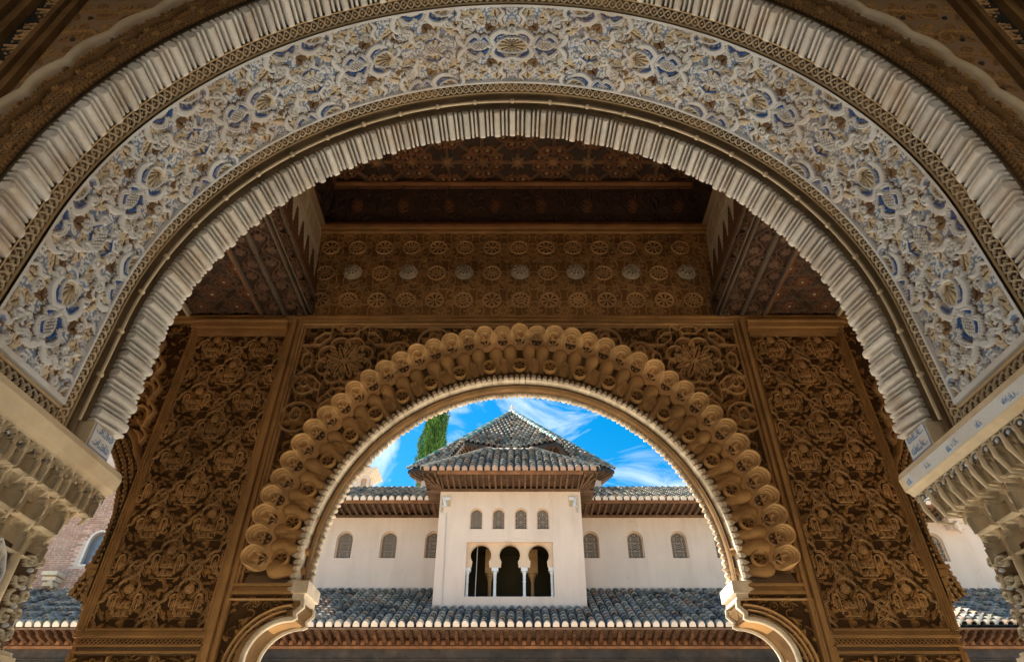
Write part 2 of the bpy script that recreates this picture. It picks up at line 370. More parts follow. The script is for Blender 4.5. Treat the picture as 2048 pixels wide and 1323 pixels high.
def motif(u, v):
    for m in (1, -1):
        p = lambda a, b: (u+a/1000, v+m*b/1000)
        # soft feathered leaves first, then curls, then broad ribbons on top
        cv.leaf(*p(-96, 34), m*2.2, .11, .030, .009, 'sand', 'umber', 4, m*.6)
        cv.leaf(*p(24, 84), m*.9, .12, .034, .009, 'cream', 'umber', 5, m*.7)
        cv.leaf(*p(232, 52), m*1.0, .12, .032, .009, 'cream', 'umber', 5, -m*.8)
        cv.leaf(*p(110, 150), m*.1, .10, .026, .008, 'sand', 'umber', 4, m*.6)
        cv.leaf(*p(-50, 128), m*2.9, .10, .026, .008, 'cream', 'umber', 4, m*.7)
        cv.leaf(*p(100, 84), m*1.9, .075, .030, .012, 'umber', 'plum', 4, m*1.2)
        cv.leaf(*p(-60, 92), m*2.6, .07, .026, .011, 'umber', 'plum', 3, m*1.0)
        cv.leaf(*p(262, 96), m*2.2, .07, .024, .010, 'umber', 'plum', 3, m*.9)
        cv.leaf(*p(180, 140), m*.5, .08, .026, .009, 'sand', 'umber', 4, -m*.7)
        cv.disc(*p(64, 130), .034, .006, 'sand', 'f'); cv.disc(*p(208, 108), .036, .006, 'cream', 'f'); cv.disc(*p(-128, 80), .034, .006, 'sand', 'f')
        cv.spiral(*p(66, 130), .029, 0, 1.5, m, .0075, .018, 'white', dots=('dots', 1.9, .002))
        cv.spiral(*p(208, 108), .031, 2, 1.5, -m, .0085, .019, 'white', dots=('dots', 1.8, .002))
        cv.spiral(*p(-128, 80), .029, 1, 1.5, m, .0085, .018, 'white')
        cv.spiral(*p(150, 182), .022, 1, 1.3, -m, .007, .016, 'cream')
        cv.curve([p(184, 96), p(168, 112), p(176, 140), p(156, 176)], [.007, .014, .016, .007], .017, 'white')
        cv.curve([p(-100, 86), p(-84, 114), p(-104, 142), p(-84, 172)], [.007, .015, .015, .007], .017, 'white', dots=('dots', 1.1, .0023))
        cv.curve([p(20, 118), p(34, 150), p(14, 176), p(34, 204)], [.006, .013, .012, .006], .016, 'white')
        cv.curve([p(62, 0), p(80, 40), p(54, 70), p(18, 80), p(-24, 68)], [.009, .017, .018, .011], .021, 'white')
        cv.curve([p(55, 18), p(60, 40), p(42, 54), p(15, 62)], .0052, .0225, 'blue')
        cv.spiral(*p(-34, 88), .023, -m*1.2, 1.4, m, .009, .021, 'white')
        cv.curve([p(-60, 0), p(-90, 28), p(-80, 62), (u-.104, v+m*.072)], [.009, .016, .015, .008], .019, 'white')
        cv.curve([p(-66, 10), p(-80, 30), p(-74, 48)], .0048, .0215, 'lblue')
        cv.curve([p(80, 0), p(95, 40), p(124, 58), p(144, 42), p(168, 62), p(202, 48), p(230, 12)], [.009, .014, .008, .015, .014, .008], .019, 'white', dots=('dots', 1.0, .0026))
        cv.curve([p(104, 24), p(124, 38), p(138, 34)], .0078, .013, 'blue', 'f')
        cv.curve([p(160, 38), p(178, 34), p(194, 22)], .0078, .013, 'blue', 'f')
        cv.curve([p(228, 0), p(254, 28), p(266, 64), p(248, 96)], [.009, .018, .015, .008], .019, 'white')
    cv.almond(u, v, 0, .112, .082, 'white', 'white', .018, 'sand', 'fan')
    cv.almond(u+.150, v, 0, .094, .060, 'white', None, .016, 'white', 'hatch')
    cv.disc(u+.098, v, .014, .024, 'white'); cv.disc(u+.224, v, .015, .022, 'white')
motif(.03, pd/2); motif(.03+pw/2, 0); motif(.03+pw/2, pd)
cxx = .03+pw/2+.05
cv.almond(cxx+.01, pd/2, 0, .11, .068, 'white', None, .016, 'white', 'hatch')
for m in (1, -1):
    cv.spiral(cxx-.066, pd/2+m*.038, .027, 0, 1.4, m, .009, .019, 'white'); cv.spiral(cxx+.09, pd/2+m*.042, .027, 2, 1.4, -m, .009, .019, 'white')
    cv.curve([(cxx-.04, pd/2+m*.04), (cxx, pd/2+m*.062), (cxx+.05, pd/2+m*.045)], .0055, .02, 'blue')
for vv in (.004, pd-.004): cv.path([(0, vv), (pw, vv)], .013, .022, 'white', 'f', step=.2)
YB0, YB1 = 1.585, 2.03
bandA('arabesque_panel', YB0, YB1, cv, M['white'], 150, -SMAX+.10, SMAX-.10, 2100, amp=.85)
for sg in (-1, 1):   # border bar along the foot of the panel
    b = MB(); x, z, nx, nz = profA(sg*(SMAX-.10))
    b.box(min(x, x-sg*.02), max(x, x-sg*.02), YB0, YB1, float(z)-.022, float(z)-.001); b.K = [tuple(PALA[PAL['white']])]*len(b.V); b.build('border_bar', M['white'], near)
# --- interlace bands
lw_ = .072
cl = Cv(.072, .068, .0018, True, False, 'plum')
def strand(cvx, ph, c_, L, Wd, amp0):
    t = np.linspace(0, 1, 60)
    for a, b2 in zip(t[:-1], t[1:]):
        h = amp0*(1+.5*math.cos(2*PI*a*2+ph*2)); cvx.path([(a*L, Wd/2+Wd*.30*math.sin(2*PI*a+ph)), (b2*L, Wd/2+Wd*.30*math.sin(2*PI*b2+ph))], Wd*.052, h, c_)
strand(cl, 0, 'sand', .072, .068, .009); strand(cl, PI, 'sand', .072, .068, .009)
cl.disc(.018, .034, .0045, .004, 'tan'); cl.disc(.054, .034, .0045, .004, 'tan')
for vv in (.003, .065): cl.path([(0, vv), (.072, vv)], .0045, .008, 'tan', 'f')
bandA('interlace_band', 1.515, YB0-.001, cl, M['white'], 22, ns=2200)
bandA('interlace_band', YB1+.001, 2.098, cl, M['white'], 22, ns=2200)
for sg in (-1, 1):   # interlace running along the foot of the panel
    U, Vv, P = flat(YB0, YB1, 180, 0, .072, 22, (0, 0, 0), (0, 1, 0), (0, 0, -1))
    x, z, nx, nz = profA(sg*(SMAX-.10)); P = P.copy(); P[..., 0] += x; P[..., 2] += z-.026
    H, Cc = cl.tiled(U, Vv*.068/.072); grid('interlace_band', P, const(P, (-sg, 0, 0)), H, Cc, M['white'], near)
# --- recessed channel with beads
def extr(name, prof, m, parent, fn, s, seg=None):
    """sweep profile [(y, r)] along the arch; r<0 is into the opening"""
    V = []; n = len(prof)
    for q in s:
        for y, r in prof:
            x, z, _, _ = fn(q, r); V.append((float(x), y, float(z)))
    k = len(s); i = np.arange((k-1)*(n-1)); a = i//(n-1)*n+i % (n-1)
    Fq = np.stack([a, a+1, a+n+1, a+n], -1)
    if prof[0][1] is not None: Fq = Fq[:, ::-1]
    o = link(name, pymesh(name, V, Fq, m, False)); child_of(o, parent); return o
ss = np.linspace(-SMAX, SMAX, 260)
extr('channel_moulding', [(2.098, 0), (2.104, 0), (2.112, .035), (2.140, .035), (2.146, .018), (2.152, .008), (2.164, .008), (2.170, .018), (2.176, .04), (2.205, .04), (2.212, .01)], M['groove'], near, profA, ss)
# thin bead lines with gaps and knots in the channel
for k in range(-14, 14):
    s0, s1 = k*.222+.014, (k+1)*.222-.014
    if s1 > SMAX or s0 < -SMAX: continue
    b = MB(); pts = []
    for q in np.linspace(s0, s1, 9):
        x, z, _, _ = profA(q, .002); pts.append((float(x), 2.158, float(z)))
    b.tube(pts, .0075, 6); b.build('bead', M['cream'], near, True)
    if k+1 < 14:
        b = MB(); x, z, _, _ = profA((k+1)*.222, .004); b.lathe([(.001, -.014), (.012, -.008), (.015, 0), (.012, .008), (.001, .014)], (float(x), 2.158, float(z)), 8); b.build('bead_knot', M['cream'], near, True)
# --- fluted fringes
def flute_mesh(w, L, hgt, name):
    V = []; nseg = 8; ys = [0, .03, .5, .9, 1.]; hs = [.35, 1, 1.02, .95, .55]
    for y, h in zip(ys, hs):
        for k in range(nseg+1):
            a = PI*k/nseg; ca = math.cos(a); V.append((math.copysign(abs(ca)**.75, ca)*w/2, y*L, -.03 if k in (0, nseg) else (math.sin(a)**.7)*hgt*h))
    n = nseg+1; Fq = [(i*n+k, i*n+k+1, (i+1)*n+k+1, (i+1)*n+k) for i in range(len(ys)-1) for k in range(nseg)]
    Fq += [tuple(range(n))[::-1], tuple((len(ys)-1)*n+k for k in range(n))]
    me = pymesh(name, V, Fq, M['flute']); return me
def fringe(yA, yB, rA, rB, side):
    base = extr('fringe_band', [(yA, rA+.026), (yB-.004, rB+.026), (yB-.004, rB+.10)], M['groove'], near, profA, ss) if side > 0 else \
        extr('fringe_band', [(yA, rA+.10), (yA, rA+.026), (yB, rB+.026)], M['groove'], near, profA, ss)
    L = math.hypot(yB-yA, rB-rA)
    wide = [flute_mesh(.0335, L*q, .026, 'flute') for q in (1.02, 1.06, 1.03)]; thin = [flute_mesh(.0135, L*q, .011, 'flute') for q in (1.02, 1.05, 1.0)]
    step = .0945; n = int(SMAX/step)
    for k in range(-n, n+1):
        for j, off in enumerate((0, .0345, .0595)):
            q = k*step+off*(1 if k >= 0 else 1)+rnd.uniform(-.0012, .0012)
            if abs(q) > SMAX-.10: continue
            x, z, nx, nz = profA(q, rA); x2, z2, _, _ = profA(q, rB)
            o = Vector((float(x), yA, float(z))); e = Vector((float(x2), yB, float(z2)))-o; y = e.normalized()
            nn = Vector((float(nx), 0, float(nz))); xx = y.cross(nn).normalized(); zz = xx.cross(y)
            if side > 0: o = o+y*rnd.uniform(-.003, .003)
            me = rnd.choice(wide if j == 0 else thin)
            place('flute', me, base, frame(o, xx, y, zz) @ Matrix.Diagonal((rnd.uniform(.93, 1.06), 1, rnd.uniform(.9, 1.1), 1)))
    return base
fringe(1.378, 1.512, .0, .0, -1)
fringe(2.214, 2.362, -.004, -.045, 1)
# small painted inscription blocks where the far fringe lands
ci = Cv(.16, .12, .002, False, False, 'white')
for k in range(2): ci.script(.02, .018+k*.048, .12, .036, .0026, .004, 'lblue', k)
ci.path([(.004, .004), (.156, .004), (.156, .116), (.004, .116)], .003, .004, 'lblue', closed=True)
for sg in (-1, 1):
    U, Vv, P = flat(0, .15, 60, 0, .10, 44, (0, 2.205, 0), (0, 1, 0), (0, 0, 1))
    x, z, _, _ = profA(sg*(SMAX)); P = P.copy(); P[..., 0] += x-sg*.035; P[..., 2] += z+.004
    H, Cc = ci.tiled(U, Vv); grid('inscription_block', P, const(P, (-sg, 0, 0)), H*.6, Cc, M['white'], near)
    b = MB(); b.box(*sorted((float(x)-sg*.034, float(x)+sg*.1)), 2.2, 2.356, float(z)+.002, float(z)+.105); b.build('inscription_backing', M['cream'], near)
# masonry core of the near arch wall (between front and rear faces)
core = MB(); n = 90; ss2 = np.linspace(-SMAX, SMAX, n)
for y in (1.362, 2.366):
    pass
V = []; 
for q in ss2:
    x, z, _, _ = profA(q, .06); V.append((float(x), float(z)))
outl = V+[(5.2, V[-1][1]), (5.2, 7.0), (-5.2, 7.0), (-5.2, V[0][1])]
# build as strips so the concave outline triangulates cleanly
Vc = []; Fc = []
for (x, z) in V:
    t = max(abs(x)/1.7, .001); ox = 5.2*np.sign(x) if abs(x) > .9 else x*5.2/.9; oz = 7.0 if z > 2.6 else z+(7.0-z)*max(0, (z-1.2))/1.6
    for yy in (1.362, 2.35): Vc += [(x, yy, z), (ox, yy, oz)]
for i in range(n-1):
    a, c_ = i*4, (i+1)*4
    Fc += [(a, c_, c_+1, a+1), (a+2, a+3, c_+3, c_+2), (a, a+2, c_+2, c_)]
near_wall = thing('carved_wall', 'dark lacework wall framing the great near arch in the upper corners of view', 'wall', loc=(0, 1.5, GZ))
o = link('masonry_core', pymesh('masonry_core', Vc, Fc, M['mass'])); child_of(o, near_wall)

# ================================================================== carved wall round the near arch (front face)
def polarA(name, r0, r1, nr, cvx, y, m, amp=1., rfun=None, s0=-2.75, s1=2.75, ns=1400, hoff=None):
    Sg, Rr = np.meshgrid(np.linspace(s0, s1, ns), np.linspace(r0, r1, nr))
    a = Sg/AR
    X = AXC+np.sin(a)*(AR+Rr); Z = AZC+np.cos(a)*(AR+Rr)
    P = np.stack([X, np.full_like(X, y), Z], -1)
    H, Cc = cvx.tiled(np.abs(Sg), Rr-r0) if cvx else (np.zeros_like(Sg), np.full(Sg.shape, PAL['stucco']))
    if hoff is not None: H = H+hoff(Sg, Rr)
    return grid(name, P, const(P, (0, -1, 0)), H*amp, Cc, m, near_wall)
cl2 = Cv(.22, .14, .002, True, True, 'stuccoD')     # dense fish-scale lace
for j in range(7):
    for i in range(11): 
        x0 = i*.02+(j % 2)*.01; cl2.path(np.c_[x0+.0105*np.cos(np.linspace(0, PI, 9)), j*.02+.014*np.sin(np.linspace(0, PI, 9))], .0017, .012, 'fill')
for i in range(2):
    for j in range(2): cl2.spiral(.055+.11*i, .035+.07*j, .016, i+j, 1.3, 1, .004, .016, 'stucco')
scal = lambda Sg, per: np.abs(np.sin(PI*Sg/per))
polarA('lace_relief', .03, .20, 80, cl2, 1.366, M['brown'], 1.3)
def lobed(name, r, w, h, per, dep, y, m, parent, ns=700, s0=-2.75, s1=2.75, prof=None):
    V = []; prof = prof or [(-.5, 0), (-.5, .6), (-.25, 1), (.25, 1), (.5, .6), (.5, 0)]
    for q in np.linspace(s0, s1, ns):
        rr = AR+r+dep*abs(math.sin(PI*q/per)); a = q/AR
        for d, k in prof: V.append((AXC+math.sin(a)*(rr+d*w), y-k*h, AZC+math.cos(a)*(rr+d*w)))
    n = len(prof); i = np.arange((ns-1)*(n-1)); a = i//(n-1)*n+i % (n-1)
    o = link(name, pymesh(name, V, np.stack([a, a+1, a+n+1, a+n], -1)[:, ::-1], m, False)); child_of(o, parent); return o
lobed('lobed_moulding', .125, .018, .022, .16, .026, 1.362, M['soffit'], near_wall)
lobed('lobed_moulding', .215, .042, .030, .20, .026, 1.362, M['cream'], near_wall)
# arabesque spandrels, laid out in the wall plane
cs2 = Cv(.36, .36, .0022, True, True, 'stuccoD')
for (x, y, a) in ((.0, .0, .6), (.18, .18, .6), (.18, 0., 2.4), (0., .18, 2.4)):
    cs2.leaf(x+.02, y+.02, a, .12, .03, .02, 'fill', 'stuccoD', 4, .4); cs2.almond(x+.09, y+.05, a+.7, .085, .055, 'fill', 'stucco', .024, 'fill', 'hatch')
    cs2.spiral(x+.04, y+.12, .034, a, 1.5, 1, .0065, .022, 'stucco'); cs2.spiral(x+.14, y+.13, .026, a+1, 1.4, -1, .006, .02, 'fill')
    cs2.curve([(x, y+.09), (x+.06, y+.07), (x+.10, y+.10), (x+.18, y+.09)], .007, .022, 'stucco'); cs2.disc(x+.15, y+.03, .014, .02, 'navy', 'f')
for sg in (-1, 1):
    U, Vv, P = flat(.0, 1.30, 330, 1.0, 3.9, 560, (0, 1.366, 0), (sg, 0, 0), (0, 0, 1))
    P = P.copy(); P[..., 0] += sg*.62; rr = np.hypot(P[..., 0]-AXC, P[..., 2]-AZC)
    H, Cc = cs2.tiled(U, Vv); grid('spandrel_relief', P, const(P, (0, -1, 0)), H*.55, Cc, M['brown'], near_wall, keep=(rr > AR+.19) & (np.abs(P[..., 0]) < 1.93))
# alfiz frame: bead, navy inscription strip, bead
cf = Cv(.30, .12, .002, True, False, 'navy')
cf.script(0, .012, .29, .095, .004, .010, 'stuccoL', 3); cf.script(.0, .03, .29, .07, .003, .008, 'stucco', 5)
for sg in (-1, 1):
    b = MB()
    for x0, x1, d in ((1.93, 1.955, .03), (1.955, 1.985, .015), (1.985, 2.01, .035), (2.13, 2.155, .035), (2.155, 2.20, .02), (2.20, 2.235, .05)):
        b.box(*sorted((sg*x0, sg*x1)), 1.362-d, 1.3645, 1., 3.9)
    b.build('frame_moulding', M['soffit'], near_wall)
    U, Vv, P = flat(0, .12, 50, 1.0, 3.9, 900, (0, 1.36, 0), (sg, 0, 0), (0, 0, 1)); P = P.copy(); P[..., 0] += sg*2.01
    H, Cc = cf.tiled(Vv, U); grid('inscription_strip', P, const(P, (0, -1, 0)), H, Cc, M['brown'], near_wall)
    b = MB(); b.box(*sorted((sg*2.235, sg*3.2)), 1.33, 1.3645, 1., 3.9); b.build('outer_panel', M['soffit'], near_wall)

# ================================================================== imposts and capitals of the near arch
def niche_mesh(w, h, d, kind, name):
    """arched hollow in a crisp rim; x along, y up, z out, unit sized"""
    n, k = 27, 33
    X, Y = np.meshgrid(np.linspace(-.5, .5, n), np.linspace(0, 1, k))
    wi = .36 if kind != 1 else .30
    top = .40*np.sqrt(np.clip(1-(X/wi)**2, 0, 1)); lim = .52+top
    inside = (np.abs(X) < wi) & (Y < lim) & (Y > .04)
    e = np.clip(np.minimum((wi-np.abs(X))/wi, np.clip(lim-Y, 0, 1)/.4), 0, 1)
    front = .80+.20*Y-.55*np.clip((np.abs(X)-.40)/.10, 0, 1)
    if kind == 0: hollow = .42*(1-e)**1.5-.35*e*(Y > .0)
    elif kind == 1: hollow = .35+.35*np.sin(PI*np.clip(e, 0, 1))*(1-.3*Y)     # bulging lobe
    else: hollow = .10*(1-e)-.55*np.clip(e*2, 0, 1)
    rim = np.where((np.abs(X) < wi+.05) & (Y < lim+.06) & ~inside, .14, 0)
    Z = np.where(inside, hollow, front+rim)
    Z = np.where(Y < .03, .30, Z)
    V = np.stack([X*w, Y*h, Z*d], -1).reshape(-1, 3); i = np.arange(n*k).reshape(k, n)
    Fq = np.stack([i[:-1, :-1], i[:-1, 1:], i[1:, 1:], i[1:, :-1]], -1).reshape(-1, 4)
    return pymesh(name, V, Fq, M['cream'], True)
cn = Cv(.20, .26, .002, False, False, 'stuccoD')
cn.path([(.012, .012), (.012, .18), (.05, .22), (.10, .25), (.15, .22), (.188, .18), (.188, .012)], .008, .016, 'white', closed=True)
cn.rings(.10, .185, .045, .005, .014, 'cream'); cn.script(.065, .155, .07, .06, .0035, .013, 'cream', 2)
for k, (x, y) in enumerate(((.06, .12), (.14, .12), (.06, .06), (.14, .06), (.1, .09), (.1, .035), (.035, .035), (.165, .035))): cn.spiral(x, y, .023, k, 1.4, 1 if x < .1 else -1, .005, .014, 'cream')
cn.petals(.1, .09, .03, 5, .008, .014, 'white')
co = Cv(.12, .24, .002, False, True, 'stuccoD')
for k in range(4):
    co.spiral(.035, .03+.06*k, .026, k, 1.3, 1, .006, .016, 'cream'); co.spiral(.088, .045+.06*k, .024, k+2, 1.3, -1, .006, .016, 'cream'); co.disc(.06, .01+.06*k, .009, .014, 'white')
cst = Cv(.42, .42, .003, True, True, 'stuccoD')
def star(cvx, x, y, r, q, w, amp, col, prof='f', a0=0):
    for k in range(8):
        a, b2 = a0+k*PI/4, a0+(k+q)*PI/4
        cvx.path([(x+r*math.cos(a), y+r*math.sin(a)), (x+r*math.cos(b2), y+r*math.sin(b2))], w, amp, col, prof)
for x, y in ((.21, .21),):
    star(cst, x, y, .20, 3, .007, .014, 'cream'); star(cst, x, y, .17, 2, .007, .016, 'white'); star(cst, x, y, .10, 2, .006, .018, 'cream'); cst.petals(x, y, .05, 8, .011, .018, 'white')
for r in (.03, .06, .09):
    for x, y in ((0, 0),): star(cst, x, y, r, 2, .005, .014, 'cream')
for k in range(4):
    cst.path([(0, .21+.02*k), (.42, .21-.0*k)], .0, 0, 'cream') if False else None
ZI = float(profA(SMAX)[1])      # bottom of the arch jamb
capitals = []
NI = [niche_mesh(1, 1, 1, k, 'muqarnas_niche') for k in (0, 1, 2)]
for sg, word in ((-1, 'left'), (1, 'right')):
    xj = AXC+sg*AR
    t = thing('carved_capital', 'honeycomb carved pier head under the %s foot of the great near arch' % word, 'capital', 'pier heads carrying the near arch', loc=(xj, 1.9, GZ))
    X = lambda d: xj-sg*(d-(.05 if sg > 0 else 0)*(d < .02))
    b = MB()
    prof = [(.012, ZI-.002), (.030, ZI-.015), (.075, ZI-.022), (.085, ZI-.05), (.075, ZI-.098), (.062, ZI-.104), (.05, ZI-.118), (.02, ZI-.12)]
    y0, y1 = 1.25, 2.42
    V = [(X(d), y, z) for d, z in prof for y in (y0, y1)]
    Fc = [(2*i, 2*i+1, 2*i+3, 2*i+2) if sg < 0 else (2*i, 2*i+2, 2*i+3, 2*i+1) for i in range(len(prof)-1)]
    V += [(X(-.4), y1, ZI-.002), (X(-.4), y1, ZI-.12)]; Fc.append(tuple(2*i+1 for i in range(len(prof)))+(len(V)-1, len(V)-2))
    b.add(V, Fc); b.build('cornice', M['cream'], t)
    if sg > 0:   # faint blue painted letters on the cornice
        ck = Cv(1.0, .05, .002, False, False, 'white')
        for k in range(9):
            ck.script(.02+k*.11+.03*(k % 3), .008+.004*(k % 2), .025+.012*(k % 3), .024, .0011, .0012, 'lblue', k)
        U, Vv, P = flat(0, 1.0, 300, 0, .046, 22, (X(.0), 1.38, ZI-.097), (0, 1, 0), (0, 0, 1)); P = P.copy()
        P[..., 0] = xj-sg*(.0768+.0095*(Vv/.046)); H, Cc = ck.tiled(U, Vv); grid('painted_inscription', P, const(P, (-sg, 0, 0)), H, Cc, M['white'], t)
    # scalloped painted edge beneath the cornice
    ce = Cv(.06, .03, .0015, True, False, 'dots'); ce.path(np.c_[.03+.026*np.cos(np.linspace(0, PI, 20)), .002+.024*np.sin(np.linspace(0, PI, 20))], .003, .006, 'cream'); ce.disc(.03, .009, .008, .006, 'white'); ce.path([(0, 0), (0, .03)], .0035, .006, 'cream')
    U, Vv, P = flat(y0, y1, 560, 0, .03, 12, (X(.045), 0, ZI-.15), (0, 1, 0), (0, 0, 1)); P = P.copy(); H, Cc = ce.tiled(U, Vv); grid('scalloped_edge', P, const(P, (-sg, 0, 0)), H, Cc, M['white'], t)
    # three tiers of hollow niches stepping back downwards
    for tier, (z0, hh, ww, dep, off, k0) in enumerate(((ZI-.222, .098, .066, .042, 0, 0), (ZI-.322, .108, .122, .042, .5, 2), (ZI-.416, .100, .122, .036, 0, 1))):
        n = int(1.2/ww)+1; d0 = (.008, -.028, -.062)[tier]
        for k in range(n):
            yy = y1-.035-.028*tier-ww*(k+.5)-off*ww
            z1 = z0+rnd.uniform(-.003, .003)
            mm = NI[1 if tier == 0 and k % 2 else (2 if (tier+k) % 2 == 0 else 0)]
            place('muqarnas_niche', mm, t, frame((X(d0-.01), yy, z1), (0, sg*1., 0), (0, 0, 1), (-sg*1., 0, 0)) @ Matrix.Diagonal((ww, hh, dep+.02, 1)) )
            if tier < 2:
                b = MB(); b.tube([(X(d0+dep+.0), yy+ww/2, z1+hh*.9), (X(d0+dep*.9), yy+ww/2, z1+hh*.4), (X(d0+dep*.3), yy+ww/2, z1-hh*.12), (X(d0), yy+ww/2, z1-hh*.22)], [.007, .009, .007, .003], 8); b.build('pendant', M['cream'], t, True)
    b = MB(); b.box(*sorted((X(-.5), X(-.072))), y0, y1-.05, GZ, ZI-.12); b.build('pier_core', M['cream'], t)
    b = MB(); b.box(*sorted((X(-.075), X(-.022))), y0, y1-.05, ZI-.25, ZI-.118); b.build('pier_core', M['cream'], t)
    # carved panels and slender shafts between them
    zp0, zp1 = ZI-.69, ZI-.385
    yy = y1-.06
    seq = ['o', 's', 'p', 's', 'o', 's', 'p', 's']
    for q in seq:
        if q == 's':
            b = MB(); b.tube([(X(-.045), yy-.022, zp0), (X(-.045), yy-.022, zp1+.02)], .018, 10); b.build('colonnette', M['cream'], t, True); yy -= .044; continue
        wq = .12 if q == 'o' else .20; cvx = co if q == 'o' else cn
        U, Vv, P = flat(0, wq, int(wq/.003), 0, zp1-zp0, 120, (X(-.05), yy-wq, zp0), (0, 1, 0), (0, 0, 1)); P = P.copy()
        bulge = .012*np.sin(PI*U/wq); P[..., 0] -= sg*bulge
        H, Cc = cvx.tiled(U, Vv*(cvx.h/(zp1-zp0) if q == 'p' else 1)); grid('carved_panel', P, const(P, (-sg, 0, 0)), H*1.3, Cc, M['white'], t); yy -= wq
    b = MB(); 
    for dz, dd in ((0, -.03), (.018, -.012), (.034, -.03)): b.box(*sorted((X(-.06), X(dd))), y0, y1-.028, zp0-.05+dz, zp0-.05+dz+.016)
    b.build('ledge_moulding', M['cream'], t)
    U, Vv, P = flat(y0, y1-.03, 420, 0, .62, 220, (X(-.052), 0, zp0-.67), (0, 1, 0), (0, 0, 1)); P = P.copy()
    H, Cc = cst.tiled(U-(y1-.03)+.41+10*.42, Vv+.0); H = H*1.4
    edge = (U > y1-.055) | (Vv > .60); H = np.where(edge, .02, H); Cc = np.where(edge, PAL['cream'], Cc)
    grid('star_panel', P, const(P, (-sg, 0, 0)), H, Cc, M['white'], t)

# ================================================================== far arch, in the outer wall of the gallery
YW = 4.8
BXC, BR, BZ = .02, 1.578, 1.43
SPR = 1.27                              # springing height of the straight jambs
def profB(s, r=0.):
    s = np.asarray(s, float); q = PI/2*BR; sg = np.sign(s)+(s == 0); a = np.minimum(np.abs(s), q)/BR; ex = np.maximum(np.abs(s)-q, 0); R = BR+r
    return BXC+sg*np.sin(a)*R, BZ+np.cos(a)*R-ex, -sg*np.sin(a), -np.cos(a)
SB = PI/2*BR+(BZ-SPR)
far = thing('honeycomb_arch', 'far brown arch ringed by carved honeycomb scallops with pale pointed cresting', 'arch', loc=(BXC, 4.95, GZ))
sb = np.linspace(-SB, SB, 220)
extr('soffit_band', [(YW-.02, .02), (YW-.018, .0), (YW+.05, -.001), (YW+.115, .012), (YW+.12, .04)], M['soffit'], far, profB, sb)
V = []
crest_p = []
def crest_mesh(w, h, t, kind, name):
    if kind: pr = [(-.5, 0), (-.5, .35), (-.36, .62), (-.15, .85), (0, 1.05), (.15, .85), (.36, .62), (.5, .35), (.5, 0)]
    else: pr = [(-.5, 0), (-.52, .4), (-.42, .68), (-.2, .84), (0, .88), (.2, .84), (.42, .68), (.52, .4), (.5, 0)]
    b = MB(); n = len(pr); V = [(x*w, z*h, -t/2) for x, z in pr]+[(x*w, z*h, t/2) for x, z in pr]+[(x*w*.55, .15*h+z*h*.6, t*.85) for x, z in pr]
    Fc = [tuple(range(n))]+[(k+n, k+2*n, (k+1) % n+2*n, (k+1) % n+n) for k in range(n)]+[(k, k+n, (k+1) % n+n, (k+1) % n) for k in range(n)]+[tuple(2*n+k for k in range(n-1, -1, -1))]
    b.add(V, Fc); return b.mesh(name, M['crest'])
CR = [crest_mesh(.051, .085, .05, k, 'crest_leaf') for k in (0, 1)]
nb = int(2*SB/.0475)
for rim, y, out in (('near', YW-.045, 1), ('far', YW+.11, -1)):
    for k in range(nb+1):
        s = -SB+k*2*SB/nb; x, z, nx, nz = profB(s, .030 if out > 0 else .012)
        er = Vector((-float(nx)*out, 0, -float(nz)*out)); zz = Vector((0, -1, 0)) if out > 0 else Vector((0, -1, 0)); xx = er.cross(zz)
        tilt = Matrix.Rotation(-.3*out, 4, 'X') if out > 0 else Matrix.Identity(4)
        sc_ = rnd.uniform(.9, 1.12)
        o = place('crest_leaf', CR[k % 2], far, frame((float(x), y, float(z)), xx, er, zz) @ tilt @ Matrix.Diagonal((rnd.uniform(.85, 1.1), sc_*(1 if out > 0 else .56), 1.1 if out > 0 else .6, 1)))
        if out < 0 and False: pass
extr('crest_rail', [(YW-.03, .012), (YW-.032, .004), (YW-.02, .002), (YW-.02, .02)], M['soffit'], far, profB, sb)
# hoods, bulbs, rosettes and little niches of the ring
def polar_piece(name, R, fz, nr=9, na=28, m=None, sy=1., cut=None):
    V = []; 
    for i in range(nr+1):
        for k in range(na):
            a = 2*PI*k/na; q = i/nr; V.append((R*q*math.cos(a), R*q*math.sin(a)*sy, fz(q, a)))
    Fc = [(i*na+k, (i+1)*na+k, (i+1)*na+(k+1) % na, i*na+(k+1) % na) for i in range(nr) for k in range(na)]
    if cut is None: return pymesh(name, V, np.array(Fc), m or M['stucco'], True)
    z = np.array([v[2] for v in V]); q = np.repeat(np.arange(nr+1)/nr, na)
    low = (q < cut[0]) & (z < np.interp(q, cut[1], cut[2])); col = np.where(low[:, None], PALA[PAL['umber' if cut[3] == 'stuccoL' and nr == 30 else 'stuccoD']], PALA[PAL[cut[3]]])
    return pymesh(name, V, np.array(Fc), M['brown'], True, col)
def hood_z(kind):
    def f(q, a):
        up = min(1, max(0, (math.sin(a)+.30)/.7)); up = up*up*(3-2*up)
        if q > .50:                      # stepped hood mouldings, only round the top
            t = (q-.50)/.50; st = [(.0, .050), (.06, .092), (.22, .098), (.27, .076), (.31, .110), (.52, .118), (.57, .094), (.62, .132), (.84, .140), (.93, .120), (1.0, .01)]
            return float(np.interp(t, [s_[0] for s_ in st], [s_[1] for s_ in st]))*up+.020*(1-up)
        if kind == 'shell':
            b = math.atan2(q*math.sin(a)+.46, q*math.cos(a)); z = .062-.03*q+.017*math.copysign(abs(math.cos(b*7))**.6, math.cos(b*7))*min(1, q*3)
        else: z = .045+.018*math.cos(a*6)*math.sin(q/.50*PI)+(.026 if q < .12 else 0)+(.012 if .34 < q < .44 else 0)
        return z*(.55+.45*up)
    return f
